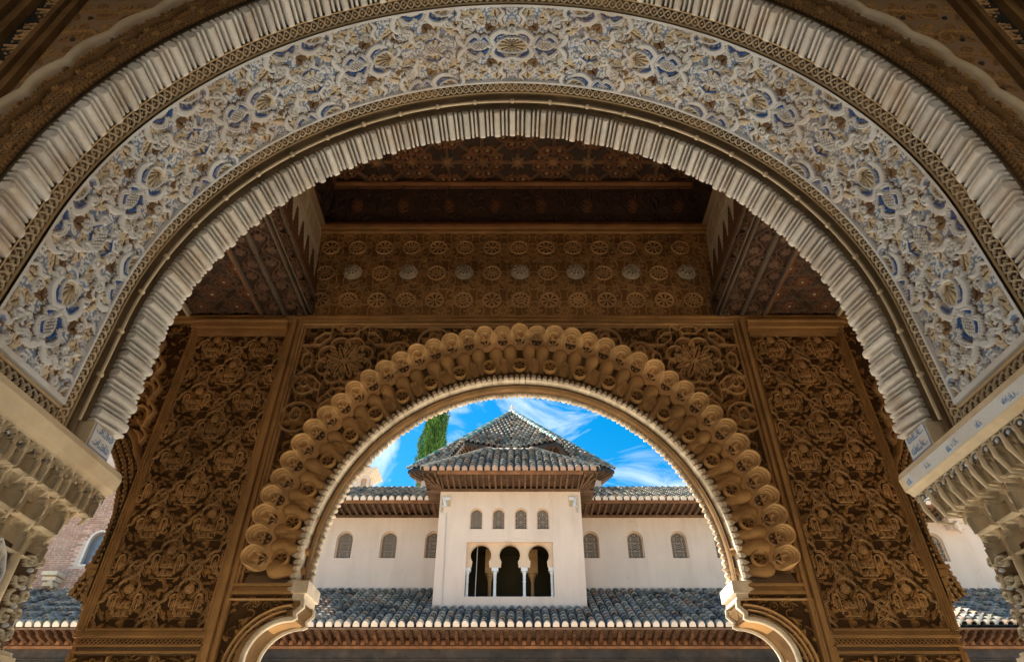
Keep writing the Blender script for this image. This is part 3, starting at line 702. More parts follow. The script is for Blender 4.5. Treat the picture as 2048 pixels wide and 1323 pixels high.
HOOD = {k: polar_piece(k+'_hood', .094, hood_z(k), 30, 56, cut=(.52, [0, .5], [.040, .024] if k == 'shell' else [.034, .034], 'stuccoL')) for k in ('shell', 'rosette')}  # pale rims and dark hollows put highlight and shade into the colour
ROS = polar_piece('rosette_disc', .064, lambda q, a: (.055 if .78 < q < .96 else (.0 if q >= .96 else .022+.016*math.cos(6*a)*math.sin(q*PI/.78)+(.02 if q < .2 else 0))), 18, 36, cut=(.78, [0, .8], [.020, .020], 'stucco'))
def bulb_mesh():
    b = MB(); V = []; n = 10; ps = [(.31, .004), (.305, .022), (.292, .037), (.268, .050), (.235, .056), (.195, .054), (.15, .046), (.10, .036), (.05, .029), (.0, .024)]
    for y, r in ps:
        zc = .020+.055*(y/.3)
        for k in range(n): a = 2*PI*k/n; V.append((math.cos(a)*r, y, zc+math.sin(a)*r*1.05+(.004 if k % 5 == 2 else 0)))
    Fc = [(i*n+k, (i+1)*n+k, (i+1)*n+(k+1) % n, i*n+(k+1) % n) for i in range(len(ps)-1) for k in range(n)]
    b.add(V, Fc); return b.mesh('bulb', M['stucco'], True)
BULB = bulb_mesh()
def nich_mesh():
    V = []; n, k = 11, 13
    for j in range(k):
        for i in range(n):
            x = (i/(n-1)-.5)*2; y = j/(k-1); top = math.sqrt(max(0, 1-x*x)); 
            h = .5+.5*top; inn = y < h*.86 and abs(x) < .72; on = y < h
            V.append((x*.042, y*.15, (.012 if inn else .052) if on else .0))
    Fc = [(j*n+i, j*n+i+1, (j+1)*n+i+1, (j+1)*n+i) for j in range(k-1) for i in range(n-1)]
    return pymesh('small_niche', V, np.array(Fc), M['stucco'], True)
SN = nich_mesh()
stepa = math.radians(4.42); NC = 20
for k in range(-NC, NC+1):
    a = k*stepa; er = Vector((math.sin(a), 0, math.cos(a))); et = Vector((math.cos(a), 0, -math.sin(a))); n_ = Vector((0, -1, 0))
    rout = 2.03+.14*math.cos(a)
    base = lambda r, y=YW: Vector((BXC, y, BZ))+er*r
    s_ = rout/2.17
    jit = rnd.uniform(-.004, .004)
    kind = 'shell' if k % 2 == 0 else 'rosette'
    place(kind+'_hood', HOOD[kind], far, frame(base(rout-.106+jit, YW-.045), et, er, n_) @ Matrix.Rotation(rnd.uniform(-.06, .06), 4, 'Z') @ Matrix.Diagonal((s_*rnd.uniform(.96, 1.04), 1.22*rnd.uniform(.95, 1.05), 1.05*rnd.uniform(.85, 1.1), 1)))
    if kind == 'shell':
        place('rosette_disc', ROS, far, frame(base(1.765, YW-.06), et, er, n_) @ Matrix.Diagonal((s_, 1, 1, 1)))
        for j in (-1, 1):
            a2 = a+j*stepa*.56; er2 = Vector((math.sin(a2), 0, math.cos(a2))); et2 = Vector((math.cos(a2), 0, -math.sin(a2)))
            place('bulb', BULB, far, frame(Vector((BXC, YW, BZ))+er2*(rout-.455), et2, er2, n_) @ Matrix.Rotation(rnd.uniform(-.05, .05), 4, 'Z') @ Matrix.Diagonal((1.22*s_*rnd.uniform(.92, 1.06), .90*rnd.uniform(.94, 1.05), rnd.uniform(.85, 1.1), 1)))
    else:
        place('small_niche', SN, far, frame(base(1.70, YW-.05), et, er, n_) @ Matrix.Diagonal((1, 1, 1, 1)))
# backing of the ring, darker plaster stands in for shade between the pieces
V = []; aa = np.linspace(-math.radians(91.5), math.radians(91.5), 160)
pr = [(1.60, YW-.02), (1.66, YW-.012), (1.70, YW-.006), (1.9, YW-.02), (None, YW-.045), (None, YW-.05)]
for a in aa:
    for i, (r, y) in enumerate(pr):
        rr = r if r else (2.03+.14*max(0, math.cos(a))-(.09 if i == 4 else .045)); V.append((BXC+math.sin(a)*rr, y, BZ+math.cos(a)*rr))
n = len(pr); i = np.arange((len(aa)-1)*(n-1)); q = i//(n-1)*n+i % (n-1)
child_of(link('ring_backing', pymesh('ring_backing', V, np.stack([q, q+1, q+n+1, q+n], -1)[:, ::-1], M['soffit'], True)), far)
V = []; aa = np.linspace(-math.radians(91), math.radians(91), 900)   # raised rim that follows the scallops
for a in aa:
    rr = 2.03+.14*max(0, math.cos(a)); ph = (a/stepa+.5) % 1-.5; bump = .092*math.sqrt(max(0, 1-(ph/.53)**2))-.092+.012
    for d, y in ((-.03, YW-.03), (0, YW-.055), (.012, YW-.055), (.016, YW-.01)): V.append((BXC+math.sin(a)*(rr+bump+d), y, BZ+math.cos(a)*(rr+bump+d)))
n = 4; i = np.arange((len(aa)-1)*(n-1)); q = i//(n-1)*n+i % (n-1)
child_of(link('scalloped_rim', pymesh('scalloped_rim', V, np.stack([q, q+1, q+n+1, q+n], -1)[:, ::-1], M['stucco'], False)), far)
# impost blocks and lobed consoles below the springing
for sg in (-1, 1):
    xj = BXC+sg*BR
    b = MB()
    b.box(*sorted((xj-sg*.055, xj+sg*.06)), YW-.085, YW+.24, SPR-.03, SPR+.055)
    b.box(*sorted((xj-sg*.035, xj+sg*.05)), YW-.07, YW+.225, SPR-.075, SPR-.03); b.build('impost_block', M['crest'], far)
    pts = [(xj-sg*.03, SPR-.075), (xj-sg*.035, SPR-.12), (xj+sg*.01, SPR-.16), (xj+sg*.00, SPR-.195)]
    cx0, cz0 = xj+sg*.02, SPR-.50
    for k in range(13):
        t = k/12*PI/2; pts.append((xj+sg*(.02+.285*math.sin(t)), SPR-.20-.26*(1-math.cos(t))))
    ex, ez = pts[-1]
    for lob in range(3):
        for k in range(1, 6):
            t = k/5*PI; pts.append((ex+sg*(.012*lob-.012+.028*math.sin(t)), ez-.01-lob*.085-.085*k/5))
    pts.append((pts[-1][0], SPR-1.1))
    sm = pts
    V = []; pf = [(-.075, .015), (-.08, -.012), (-.05, -.018), (-.045, .0), (.0, .012), (.165, .012), (.20, .0), (.205, -.018), (.24, -.012), (.245, .015)]
    def norm(i):
        a = Vector(sm[max(0, i-1)]); c_ = Vector(sm[min(len(sm)-1, i+1)]); t = (c_-a).normalized(); v = Vector((t.y, -t.x)); return v if v.x*sg < 0 or (abs(v.x) < .3 and v.y < 0) else -v
    nn = [norm(i) for i in range(len(sm))]
    for i in range(1, len(nn)):
        if nn[i].dot(nn[i-1]) < 0: nn[i] = -nn[i]
    for part, rng, mm in (('console_rim', slice(0, 4), M['crest']), ('console_soffit', slice(3, 7), M['soffit']), ('console_rim', slice(6, 10), M['crest'])):
        pp = pf[rng]; V = [(x+nv.x*-d, YW+y, z+nv.y*-d) for (x, z), nv in zip(sm, nn) for y, d in pp]; n = len(pp)
        i = np.arange((len(sm)-1)*(n-1)); q = i//(n-1)*n+i % (n-1); Fq = np.stack([q, q+1, q+n+1, q+n], -1)
        child_of(link(part, pymesh(part, V, Fq if sg > 0 else Fq[:, ::-1], mm, False)), far)
    console = sm
    # masonry fill behind the console profile
    b = MB(); 
    poly = [(x+sg*.02, z) for x, z in sm]
    for (xa, za), (xb, zb) in zip(poly[:-1], poly[1:]):
        if abs(za-zb) < .002: continue
        b.add([(xa, YW-.03, za), (xb, YW-.03, zb), (sg*2.14, YW-.03, zb), (sg*2.14, YW-.03, za), (xa, YW+.22, za), (xb, YW+.22, zb), (sg*2.14, YW+.22, zb), (sg*2.14, YW+.22, za)],
              [(0, 1, 2, 3), (4, 7, 6, 5), (0, 4, 5, 1)])
    b.build('console_core', M['stucco'], far)

# ================================================================== gallery outer wall: spandrels, panels, frieze
gw = thing('gallery_wall', 'golden brown stucco wall carved all over, standing round the honeycomb arch', 'wall', loc=(0, 5., GZ))
# --- spandrel relief; half-canvas mirrored about the crown
sx, sz0, sz1 = 2.07, SPR-.02, 3.70
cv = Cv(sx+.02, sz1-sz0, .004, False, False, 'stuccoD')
Z0 = lambda z: z-sz0
q = random.Random(3)
rx, rz = 1.60, Z0(3.28)
def busy(cvx, x0, x1, y0, y1, n, sc, seed, hgt=.022, col=('fill', 'stucco')):
    r_ = random.Random(seed)
    for k in range(n):
        x, y, a = r_.uniform(x0, x1), r_.uniform(y0, y1), r_.uniform(0, 6.3); c_ = col[k % 2]
        if k % 3 == 0: cvx.spiral(x, y, .055*sc, a, 1.4, r_.choice((-1, 1)), .0085*sc, hgt, c_)
        elif k % 3 == 1: cvx.leaf(x, y, a, .10*sc, .022*sc, hgt*.9, c_, None, 0, r_.uniform(-.8, .8))
        else: cvx.curve([(x+.09*sc*math.cos(a+j*.9)*(j+.4)/2, y+.09*sc*math.sin(a+j*.9)*(j+.4)/2) for j in range(4)], .008*sc, hgt*.95, c_)
busy(cv, 0, sx, 0, sz1-sz0, 1500, .62, 4)
for (x, y, r) in ((.42, 2.28, .10), (.80, 2.25, .15), (1.12, 2.12, .12), (1.93, 1.45, .14), (1.80, 1.15, .11), (1.98, .75, .09), (1.92, 1.78, .10), (1.35, 1.62, .12), (1.62, 1.50, .13), (.15, 2.36, .06)):
    cv.rings(x, y, r, .011, .040, 'stuccoL'); cv.disc(x, y, r*.88, .004, 'stuccoD', 'f'); 
    cv.petals(x, y, r*.8, 7, r*.22, .036, 'stucco', .3)
    cv.disc(x, y, r*.38, .05, 'stuccoL'); cv.almond(x, y+r*.12, PI/2, r*.9, r*.65, 'stuccoL', 'stuccoL', .055, 'stucco', 'fan')
# big eight-lobed medallion with star of cartouches
cv.disc(rx, rz, .265, .012, 'stuccoD', 'f')
for k in range(8):
    a = k*PI/4+PI/8; x, y = rx+.195*math.cos(a), rz+.195*math.sin(a); t = np.linspace(a-PI*.55, a+PI*.55, 18)
    cv.path(np.c_[rx+.172*math.cos(a)+.088*np.cos(t), rz+.172*math.sin(a)+.088*np.sin(t)], .0105, .055, 'stuccoL')
    cv.path(np.c_[rx+.165*math.cos(a)+.066*np.cos(t), rz+.165*math.sin(a)+.066*np.sin(t)], .006, .045, 'stucco')
    cv.leaf(rx, rz, a, .19, .034, .048, 'stuccoL', 'stuccoD', 2); cv.spiral(rx+.13*math.cos(a+.28), rz+.13*math.sin(a+.28), .028, a, 1.2, 1, .006, .05, 'stuccoL')
    b2 = k*PI/4; x, y = rx+.345*math.cos(b2), rz+.345*math.sin(b2); tx, ty = -math.sin(b2), math.cos(b2); nx_, ny_ = math.cos(b2), math.sin(b2)
    hexa = [(x+tx*.095, y+ty*.095), (x+tx*.055+nx_*.042, y+ty*.055+ny_*.042), (x-tx*.055+nx_*.042, y-ty*.055+ny_*.042), (x-tx*.095, y-ty*.095), (x-tx*.055-nx_*.042, y-ty*.055-ny_*.042), (x+tx*.055-nx_*.042, y+ty*.055-ny_*.042)]
    cv.disc(x, y, .05, .008, 'stuccoD', 'f'); cv.path(hexa, .008, .048, 'stuccoL', 'f', closed=True); cv.petals(x, y, .035, 5, .010, .04, 'stucco')
    c2 = a; cv.path([(x+tx*.095, y+ty*.095), (rx+.46*math.cos(b2+.39), rz+.46*math.sin(b2+.39))], .007, .042, 'stuccoL', 'f')
    x, y = rx+.345*math.cos(b2+PI/4), rz+.345*math.sin(b2+PI/4); cv.path([(x+math.sin(b2+PI/4)*.095, y-math.cos(b2+PI/4)*.095), (rx+.46*math.cos(b2+.39), rz+.46*math.sin(b2+.39))], .007, .042, 'stuccoL', 'f')
cv.disc(rx, rz, .035, .055, 'stuccoL')
for w, d in ((.010, .05), (.030, .03)): cv.path([(sx-w, 0), (sx-w, sz1-sz0-w), (0, sz1-sz0-w)], .006, d, 'stuccoL', 'f')
U, Vv, P = flat(-sx, sx, 980, 0, sz1-sz0, 560, (BXC, YW, sz0), (1, 0, 0), (0, 0, 1))
rr = np.hypot(P[..., 0]-BXC, P[..., 2]-BZ); ang = np.arctan2(np.abs(P[..., 0]-BXC), P[..., 2]-BZ)
ro = 2.03+.14*np.maximum(0, np.cos(ang)); ph = (ang/stepa+.5) % 1-.5
ro = ro+.092*np.sqrt(np.clip(1-(ph/.53)**2, 0, 1))-.095
H, Cc = cv.tiled(np.abs(U), Vv)
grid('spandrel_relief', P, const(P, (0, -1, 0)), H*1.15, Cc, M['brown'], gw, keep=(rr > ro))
# panels flanking the foot of the arch, with a quarter-round arc
cq = Cv(.62, 1.2, .004, False, False, 'stuccoD'); busy(cq, 0, .62, 0, 1.2, 330, .45, 9)
for r, w in ((.40, .009), (.435, .012), (.365, .006)): t = np.linspace(0, PI, 40); cq.path(np.c_[.0+r*np.cos(t)*1.0, .68+r*np.sin(t)*.95], w, .045, 'stuccoL')
for k in range(6): cq.path([(.40+.012*k, .68), (.40+.02*k, 0)], .004, .03, 'stucco') if k in (0, 3) else None
cq.path([(.50, 0), (.50, 1.13), (0, 1.13)], .009, .045, 'stuccoL', 'f')
for sg in (-1, 1):
    U, Vv, P = flat(0, .52, 130, 0, 1.16, 280, (BXC, YW-.032, SPR-1.2), (sg, 0, 0), (0, 0, 1)); P = P.copy(); P[..., 0] += sg*BR
    lim = np.interp(P[..., 2], [z for x, z in console][::-1], [abs(x-BXC*0) for x, z in console][::-1])
    H, Cc = cq.tiled(U, Vv); grid('console_relief', P, const(P, (0, -1, 0)), H, Cc, M['brown'], gw, keep=np.abs(P[..., 0]) > lim+.03)
    b = MB()
    for z, h, d in ((SPR-.035, .022, .075), (SPR-.012, .03, .06), (SPR+.02, .018, .08)): b.box(*sorted((BXC+sg*(BR+.055), BXC+sg*2.07)), YW-d, YW-.002, z, z+h)
    b.build('string_moulding', M['stucco'], gw)
# --- vertical pilaster mouldings
for sg in (-1, 1):
    b = MB(); x0 = 2.055
    for w0, w1, d in ((0, .022, .085), (.024, .044, .06), (.046, .078, .10), (.080, .100, .07), (.102, .125, .045)):
        b.box(*sorted((sg*(x0+w0)+BXC*.4, sg*(x0+w1)+BXC*.4)), YW-d, YW+.2, -1.0, 3.72)
    b.build('pilaster_moulding', M['stucco'], gw)
# --- tall diaper panels
def diaper():
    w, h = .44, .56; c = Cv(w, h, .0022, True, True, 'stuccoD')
    r_ = random.Random(11)
    for k in range(165):
        x, y, a = r_.uniform(0, w), r_.uniform(0, h), r_.uniform(0, 6.3)
        if k % 3: c.leaf(x, y, a, .050, .0125, .010, ('fill', 'stucco')[k % 2], None, 0, r_.uniform(-1.2, 1.2))
        else: c.spiral(x, y, .017, a, 1.2, r_.choice((-1, 1)), .0038, .010, 'stucco')
    def rib(P_, wd=.0105):
        c.curve(P_, wd+.004, .011, 'stuccoD', 'f'); c.curve(P_, wd, .020, 'stuccoL', 'f'); c.curve(P_, wd*.30, .010, 'umber', carve=True)
    for (ox, oy) in ((0, 0), (w/2, h/2)):
        for m in (1, -1):
            # cusped double ribbon: rises to a point, closes round a drop, and joins its neighbours
            rib([(ox, oy+.165), (ox+m*.040, oy+.150), (ox+m*.072, oy+.118), (ox+m*.078, oy+.078), (ox+m*.112, oy+.072), (ox+m*.142, oy+.046), (ox+m*.150, oy+.006), (ox+m*.185, oy-.012), (ox+m*w/2, oy-.055)])
            rib([(ox, oy+.165), (ox+m*.036, oy+.195), (ox+m*.048, oy+.232), (ox+m*.030, oy+.268), (ox+m*.006, oy+.285)])
            rib([(ox+m*w/2, oy-.055), (ox+m*.178, oy-.085), (ox+m*.172, oy-.125)], .007)
            c.path([(ox+m*.066, oy-.085), (ox+m*.066, oy+.020)], .0045, .018, 'stuccoL'); tt = np.linspace(0, PI, 10)
            c.path(np.c_[ox+m*.090+.024*np.cos(tt), oy+.020+.030*np.sin(tt)], .0045, .018, 'stuccoL'); c.path([(ox+m*.114, oy+.02), (ox+m*.114, oy-.03)], .0045, .018, 'stuccoL')
            c.leaf(ox+m*.090, oy-.060, PI/2, .070, .014, .018, 'stuccoL', 'stuccoD'); c.leaf(ox+m*.135, oy-.11, PI/2-m*.5, .07, .014, .017, 'stucco', 'stuccoD'); c.leaf(ox+m*.02, oy+.02, PI/2-m*.6, .07, .014, .017, 'stucco', 'stuccoD')
        c.almond(ox, oy+.225, PI/2, .060, .040, 'stuccoL', None, .019, 'stucco', 'fan')
        c.script(ox-.052, oy-.050, .104, .050, .0033, .018, 'stuccoL', 4); c.script(ox-.062, oy-.108, .124, .050, .0033, .018, 'stuccoL', 8)
        c.path([(ox-.105, oy-.118), (ox+.105, oy-.118)], .0036, .012, 'stucco', 'f'); c.petals(ox, oy+.085, .028, 8, .006, .019, 'stuccoL'); c.rings(ox, oy+.085, .030, .0035, .017, 'stuccoL')
    return c
cd = diaper()
cins = Cv(.80, .42, .003, True, False, 'stuccoD'); busy(cins, 0, .8, 0, .42, 120, .5, 2)
cins.script(0, .06, .8, .33, .0095, .034, 'stuccoL', 1); cins.script(.05, .02, .7, .30, .0075, .03, 'stucco', 4)
for k in range(11): cins.path([(.03+.073*k, .07), (.03+.073*k+.01*(k % 3), .30+.035*(k % 4))], .008, .034, 'stuccoL')
chk = Cv(.03, .03, .0015, True, True, 'stuccoD'); chk.path([(0, 0), (.03, .03)], .004, .006, 'stucco'); chk.path([(0, .03), (.03, 0)], .004, .006, 'stuccoL')
for sg in (-1, 1):
    xa, xb = 2.175, 3.035
    b = MB()
    for w0, w1, d in ((0, .008, .045), (.010, .020, .03)):
        b.box(*sorted((sg*(xa+w0), sg*(xa+w1))), YW-d, YW, 1.0, 3.60); b.box(*sorted((sg*(xb-w0), sg*(xb-w1))), YW-d, YW, 1.0, 3.60)
        b.box(*sorted((sg*(xa+.021), sg*(xb-.021))), YW-d, YW, 3.60-w1, 3.60-w0); b.box(*sorted((sg*(xa+.021), sg*(xb-.021))), YW-d, YW, 1.0+w0, 1.0+w1)
    b.build('panel_frame', M['stucco'], gw)
    U, Vv, P = flat(0, .82, 310, 0, 2.56, 850, (0, YW, 1.02), (sg, 0, 0), (0, 0, 1)); P = P.copy(); P[..., 0] += sg*(xa+.02)
    H, Cc = cd.tiled(U+.03, Vv+.1); grid('diaper_relief', P, const(P, (0, -1, 0)), H*1.35, Cc, M['brown'], gw)
    b = MB()
    for z, h, d in ((.955, .016, .05), (.973, .024, .035), (.9, .012, .045), (.86, .012, .035)): b.box(*sorted((sg*2.16, sg*3.075)), YW-d, YW, z, z+h)
    b.build('string_moulding', M['stucco'], gw)
    U, Vv, P = flat(0, .89, 240, 0, .045, 14, (0, YW-.012, .912), (sg, 0, 0), (0, 0, 1)); P = P.copy(); P[..., 0] += sg*2.17
    H, Cc = chk.tiled(U, Vv); grid('checked_strip', P, const(P, (0, -1, 0)), H, Cc, M['brown'], gw)
    U, Vv, P = flat(0, .86, 260, 0, .42, 130, (0, YW-.004, .43), (sg, 0, 0), (0, 0, 1)); P = P.copy(); P[..., 0] += sg*2.19
    H, Cc = cins.tiled(U if sg > 0 else .86-U, Vv); grid('inscription_relief', P, const(P, (0, -1, 0)), H, Cc, M['brown'], gw)
    b = MB()
    for z, h, d in ((.40, .02, .05),): b.box(*sorted((sg*2.16, sg*3.075)), YW-d, YW, z, z+h)
    b.box(*sorted((sg*2.16, sg*2.185)), YW-.04, YW, .42, .86); b.box(*sorted((sg*3.05, sg*3.07)), YW-.04, YW, .42, .86); b.build('panel_frame', M['stucco'], gw)
    b = MB()
    for w0, w1, d in ((0, .010, .06), (.012, .024, .075)): b.box(*sorted((sg*(3.038+w0), sg*(3.038+w1))), YW-d, YW+.02, 1.0, 3.72)
    b.build('edge_moulding', M['stucco'], gw)
    b = MB(); b.box(*sorted((sg*2.14, sg*3.06)), YW+.002, YW+.25, GZ, 3.72); b.box(*sorted((sg*2.14, sg*3.06)), YW-.02, YW+.002, GZ, .40); b.build('pier_core', M['mass'], gw)
# --- cornice over the panels (kinked slightly, as settled)
b = MB()
for z, h, d in ((3.605, .03, .05), (3.64, .045, .085), (3.69, .02, .11), (3.712, .03, .075), (3.745, .02, .095)):
    b.box(-6.5, 6.5, YW-d, YW-.001, z, z+h) if z > 3.70 else [b.box(*sorted((sg*2.18, sg*3.09)), YW-d, YW-.001, z, z+h) for sg in (-1, 1)]
b.build('cornice', M['stucco'], gw)
b = MB(); b.lathe([(.001, .0), (.03, .012), (.042, .03), (.03, .055), (.012, .07), (.001, .075)], (BXC, YW-.07, 3.66), 14); b.build('crown_knob', M['stucco'], gw, True)
# --- frieze with roundels
fz0, fz1 = 3.77, 4.98
cfz = Cv(.302, .40, .0025, True, True, 'fill')
for (x, y) in ((0, 0), (.151, .2)):
    star(cfz, x, y, .085, 3, .004, .012, 'stuccoL'); cfz.petals(x, y, .05, 8, .011, .013, 'stucco'); cfz.rings(x, y, .118, .0045, .014, 'stuccoL')
for x, y in ((.075, .1), (.227, .1), (.075, .3), (.227, .3)):
    cfz.rings(x, y, .035, .005, .012, 'stuccoL'); cfz.petals(x, y, .03, 6, .008, .011, 'stucco'); star(cfz, x, y, .062, 2, .0035, .010, 'stucco')
U, Vv, P = flat(-2.25, 2.25, 800, 0, fz1-fz0-.03, 230, (0, YW-.01, fz0+.01), (1, 0, 0), (0, 0, 1))
H, Cc = cfz.tiled(U+20*.302, Vv+.1); e = (Vv < .05) | (Vv > fz1-fz0-.09); H = np.where(e, .012+.006*np.sin(U*60)*0, H)
P = P.copy(); P[..., 1] -= .02*np.exp(-((U-.1)/.5)**2)*np.exp(-(Vv/.12)**2)
grid('frieze_relief', P, const(P, (0, -1, 0)), H*.9, Cc, M['brown'], gw)
b = MB(); b.box(-2.3, 2.3, YW-.05, YW-.001, fz1-.03, fz1+.012); b.box(-2.3, 2.3, YW-.07, YW-.001, fz1+.014, fz1+.04); b.build('cornice', M['gold'] if 'gold' in M else M['stucco'], gw)
def round_z(kind):
    def f(q, a):
        if kind == 'boss':
            return .075*math.sqrt(max(0, 1-(q*.98)**2))+.008*math.cos(a*8+q*7)*math.sin(q*PI)+.004*math.cos(q*30)
        if q > .84: return .018*math.sin((q-.84)/.16*PI)+.002
        if kind == 'star': return .006+.008*math.cos(a*8)*math.sin(q/.84*PI)+(.010 if q < .16 else 0)
        return .006+.008*math.cos(a*12+(1 if q > .45 else 0)*PI)*math.sin(q/.42*PI)**2+(.012 if q < .12 else 0)
    return f
RZ = {k: polar_piece('roundel', .098, round_z(k), 22, 64, cut=(.95, [0, .5, 1], [.073, .062, -.01], 'sand') if k == 'boss' else (.84, [0, .84], [.0045, .0045], 'stuccoL')) for k in ('boss', 'star', 'petal')}
for row in range(3):
    for k in range(-7, 8):
        x = .025+k*.302*.94; z = fz0+.24+row*.36; 
        kind = 'boss' if (row == 1 and k % 2 == 0) else ('star' if (k+row) % 2 else 'petal')
        if abs(x) > 2.0: continue
        place('roundel', RZ[kind], gw, frame((x+.008*(1-row), YW-.022, z), (1, 0, 0), (0, 0, 1), (0, -1, 0)) @ Matrix.Rotation(rnd.uniform(0, 3), 4, 'Z') @ Matrix.Diagonal((1, 1, 1., 1)))
for row in range(2):
    for k in range(-7, 7):
        x = .025+(k+.5)*.302*.94; z = fz0+.42+row*.36
        if abs(x) > 1.95: continue
        b = MB(); b.prism([(-.028, .03), (.028, .03), (.028, -.005), (0, -.038), (-.028, -.005)], -.03, 0)
        if row == 0 and k == -7: shield = b.mesh('shield', M['stucco'])
        place('shield', shield if (row, k) != (0, -7) else shield, gw, Matrix.Translation((x, YW-.022, z)) @ Matrix.Rotation(0, 4, 'Z')) if 'shield' in globals() else None
# wall mass above and behind
b = MB(); b.box(-7, 7, YW, YW+.35, 3.72, 7.2); 
aa = np.linspace(-PI/2, PI/2, 40)
for a0, a1 in zip(aa[:-1], aa[1:]):
    p0, p1 = (BXC+math.sin(a0)*1.64, BZ+math.cos(a0)*1.64), (BXC+math.sin(a1)*1.64, BZ+math.cos(a1)*1.64)
    b.add([(p0[0], YW+.001, p0[1]), (p1[0], YW+.001, p1[1]), (p1[0], YW+.001, 3.72), (p0[0], YW+.001, 3.72), (p0[0], YW+.21, p0[1]), (p1[0], YW+.21, p1[1]), (p1[0], YW+.21, 3.72), (p0[0], YW+.21, 3.72)], [(0, 1, 2, 3), (7, 6, 5, 4), (0, 4, 5, 1)])
for sg in (-1, 1): b.box(*sorted((sg*1.6, sg*2.2)), YW+.002, YW+.21, SPR-.05, 3.72)
b.build('wall_core', M['mass'], gw)

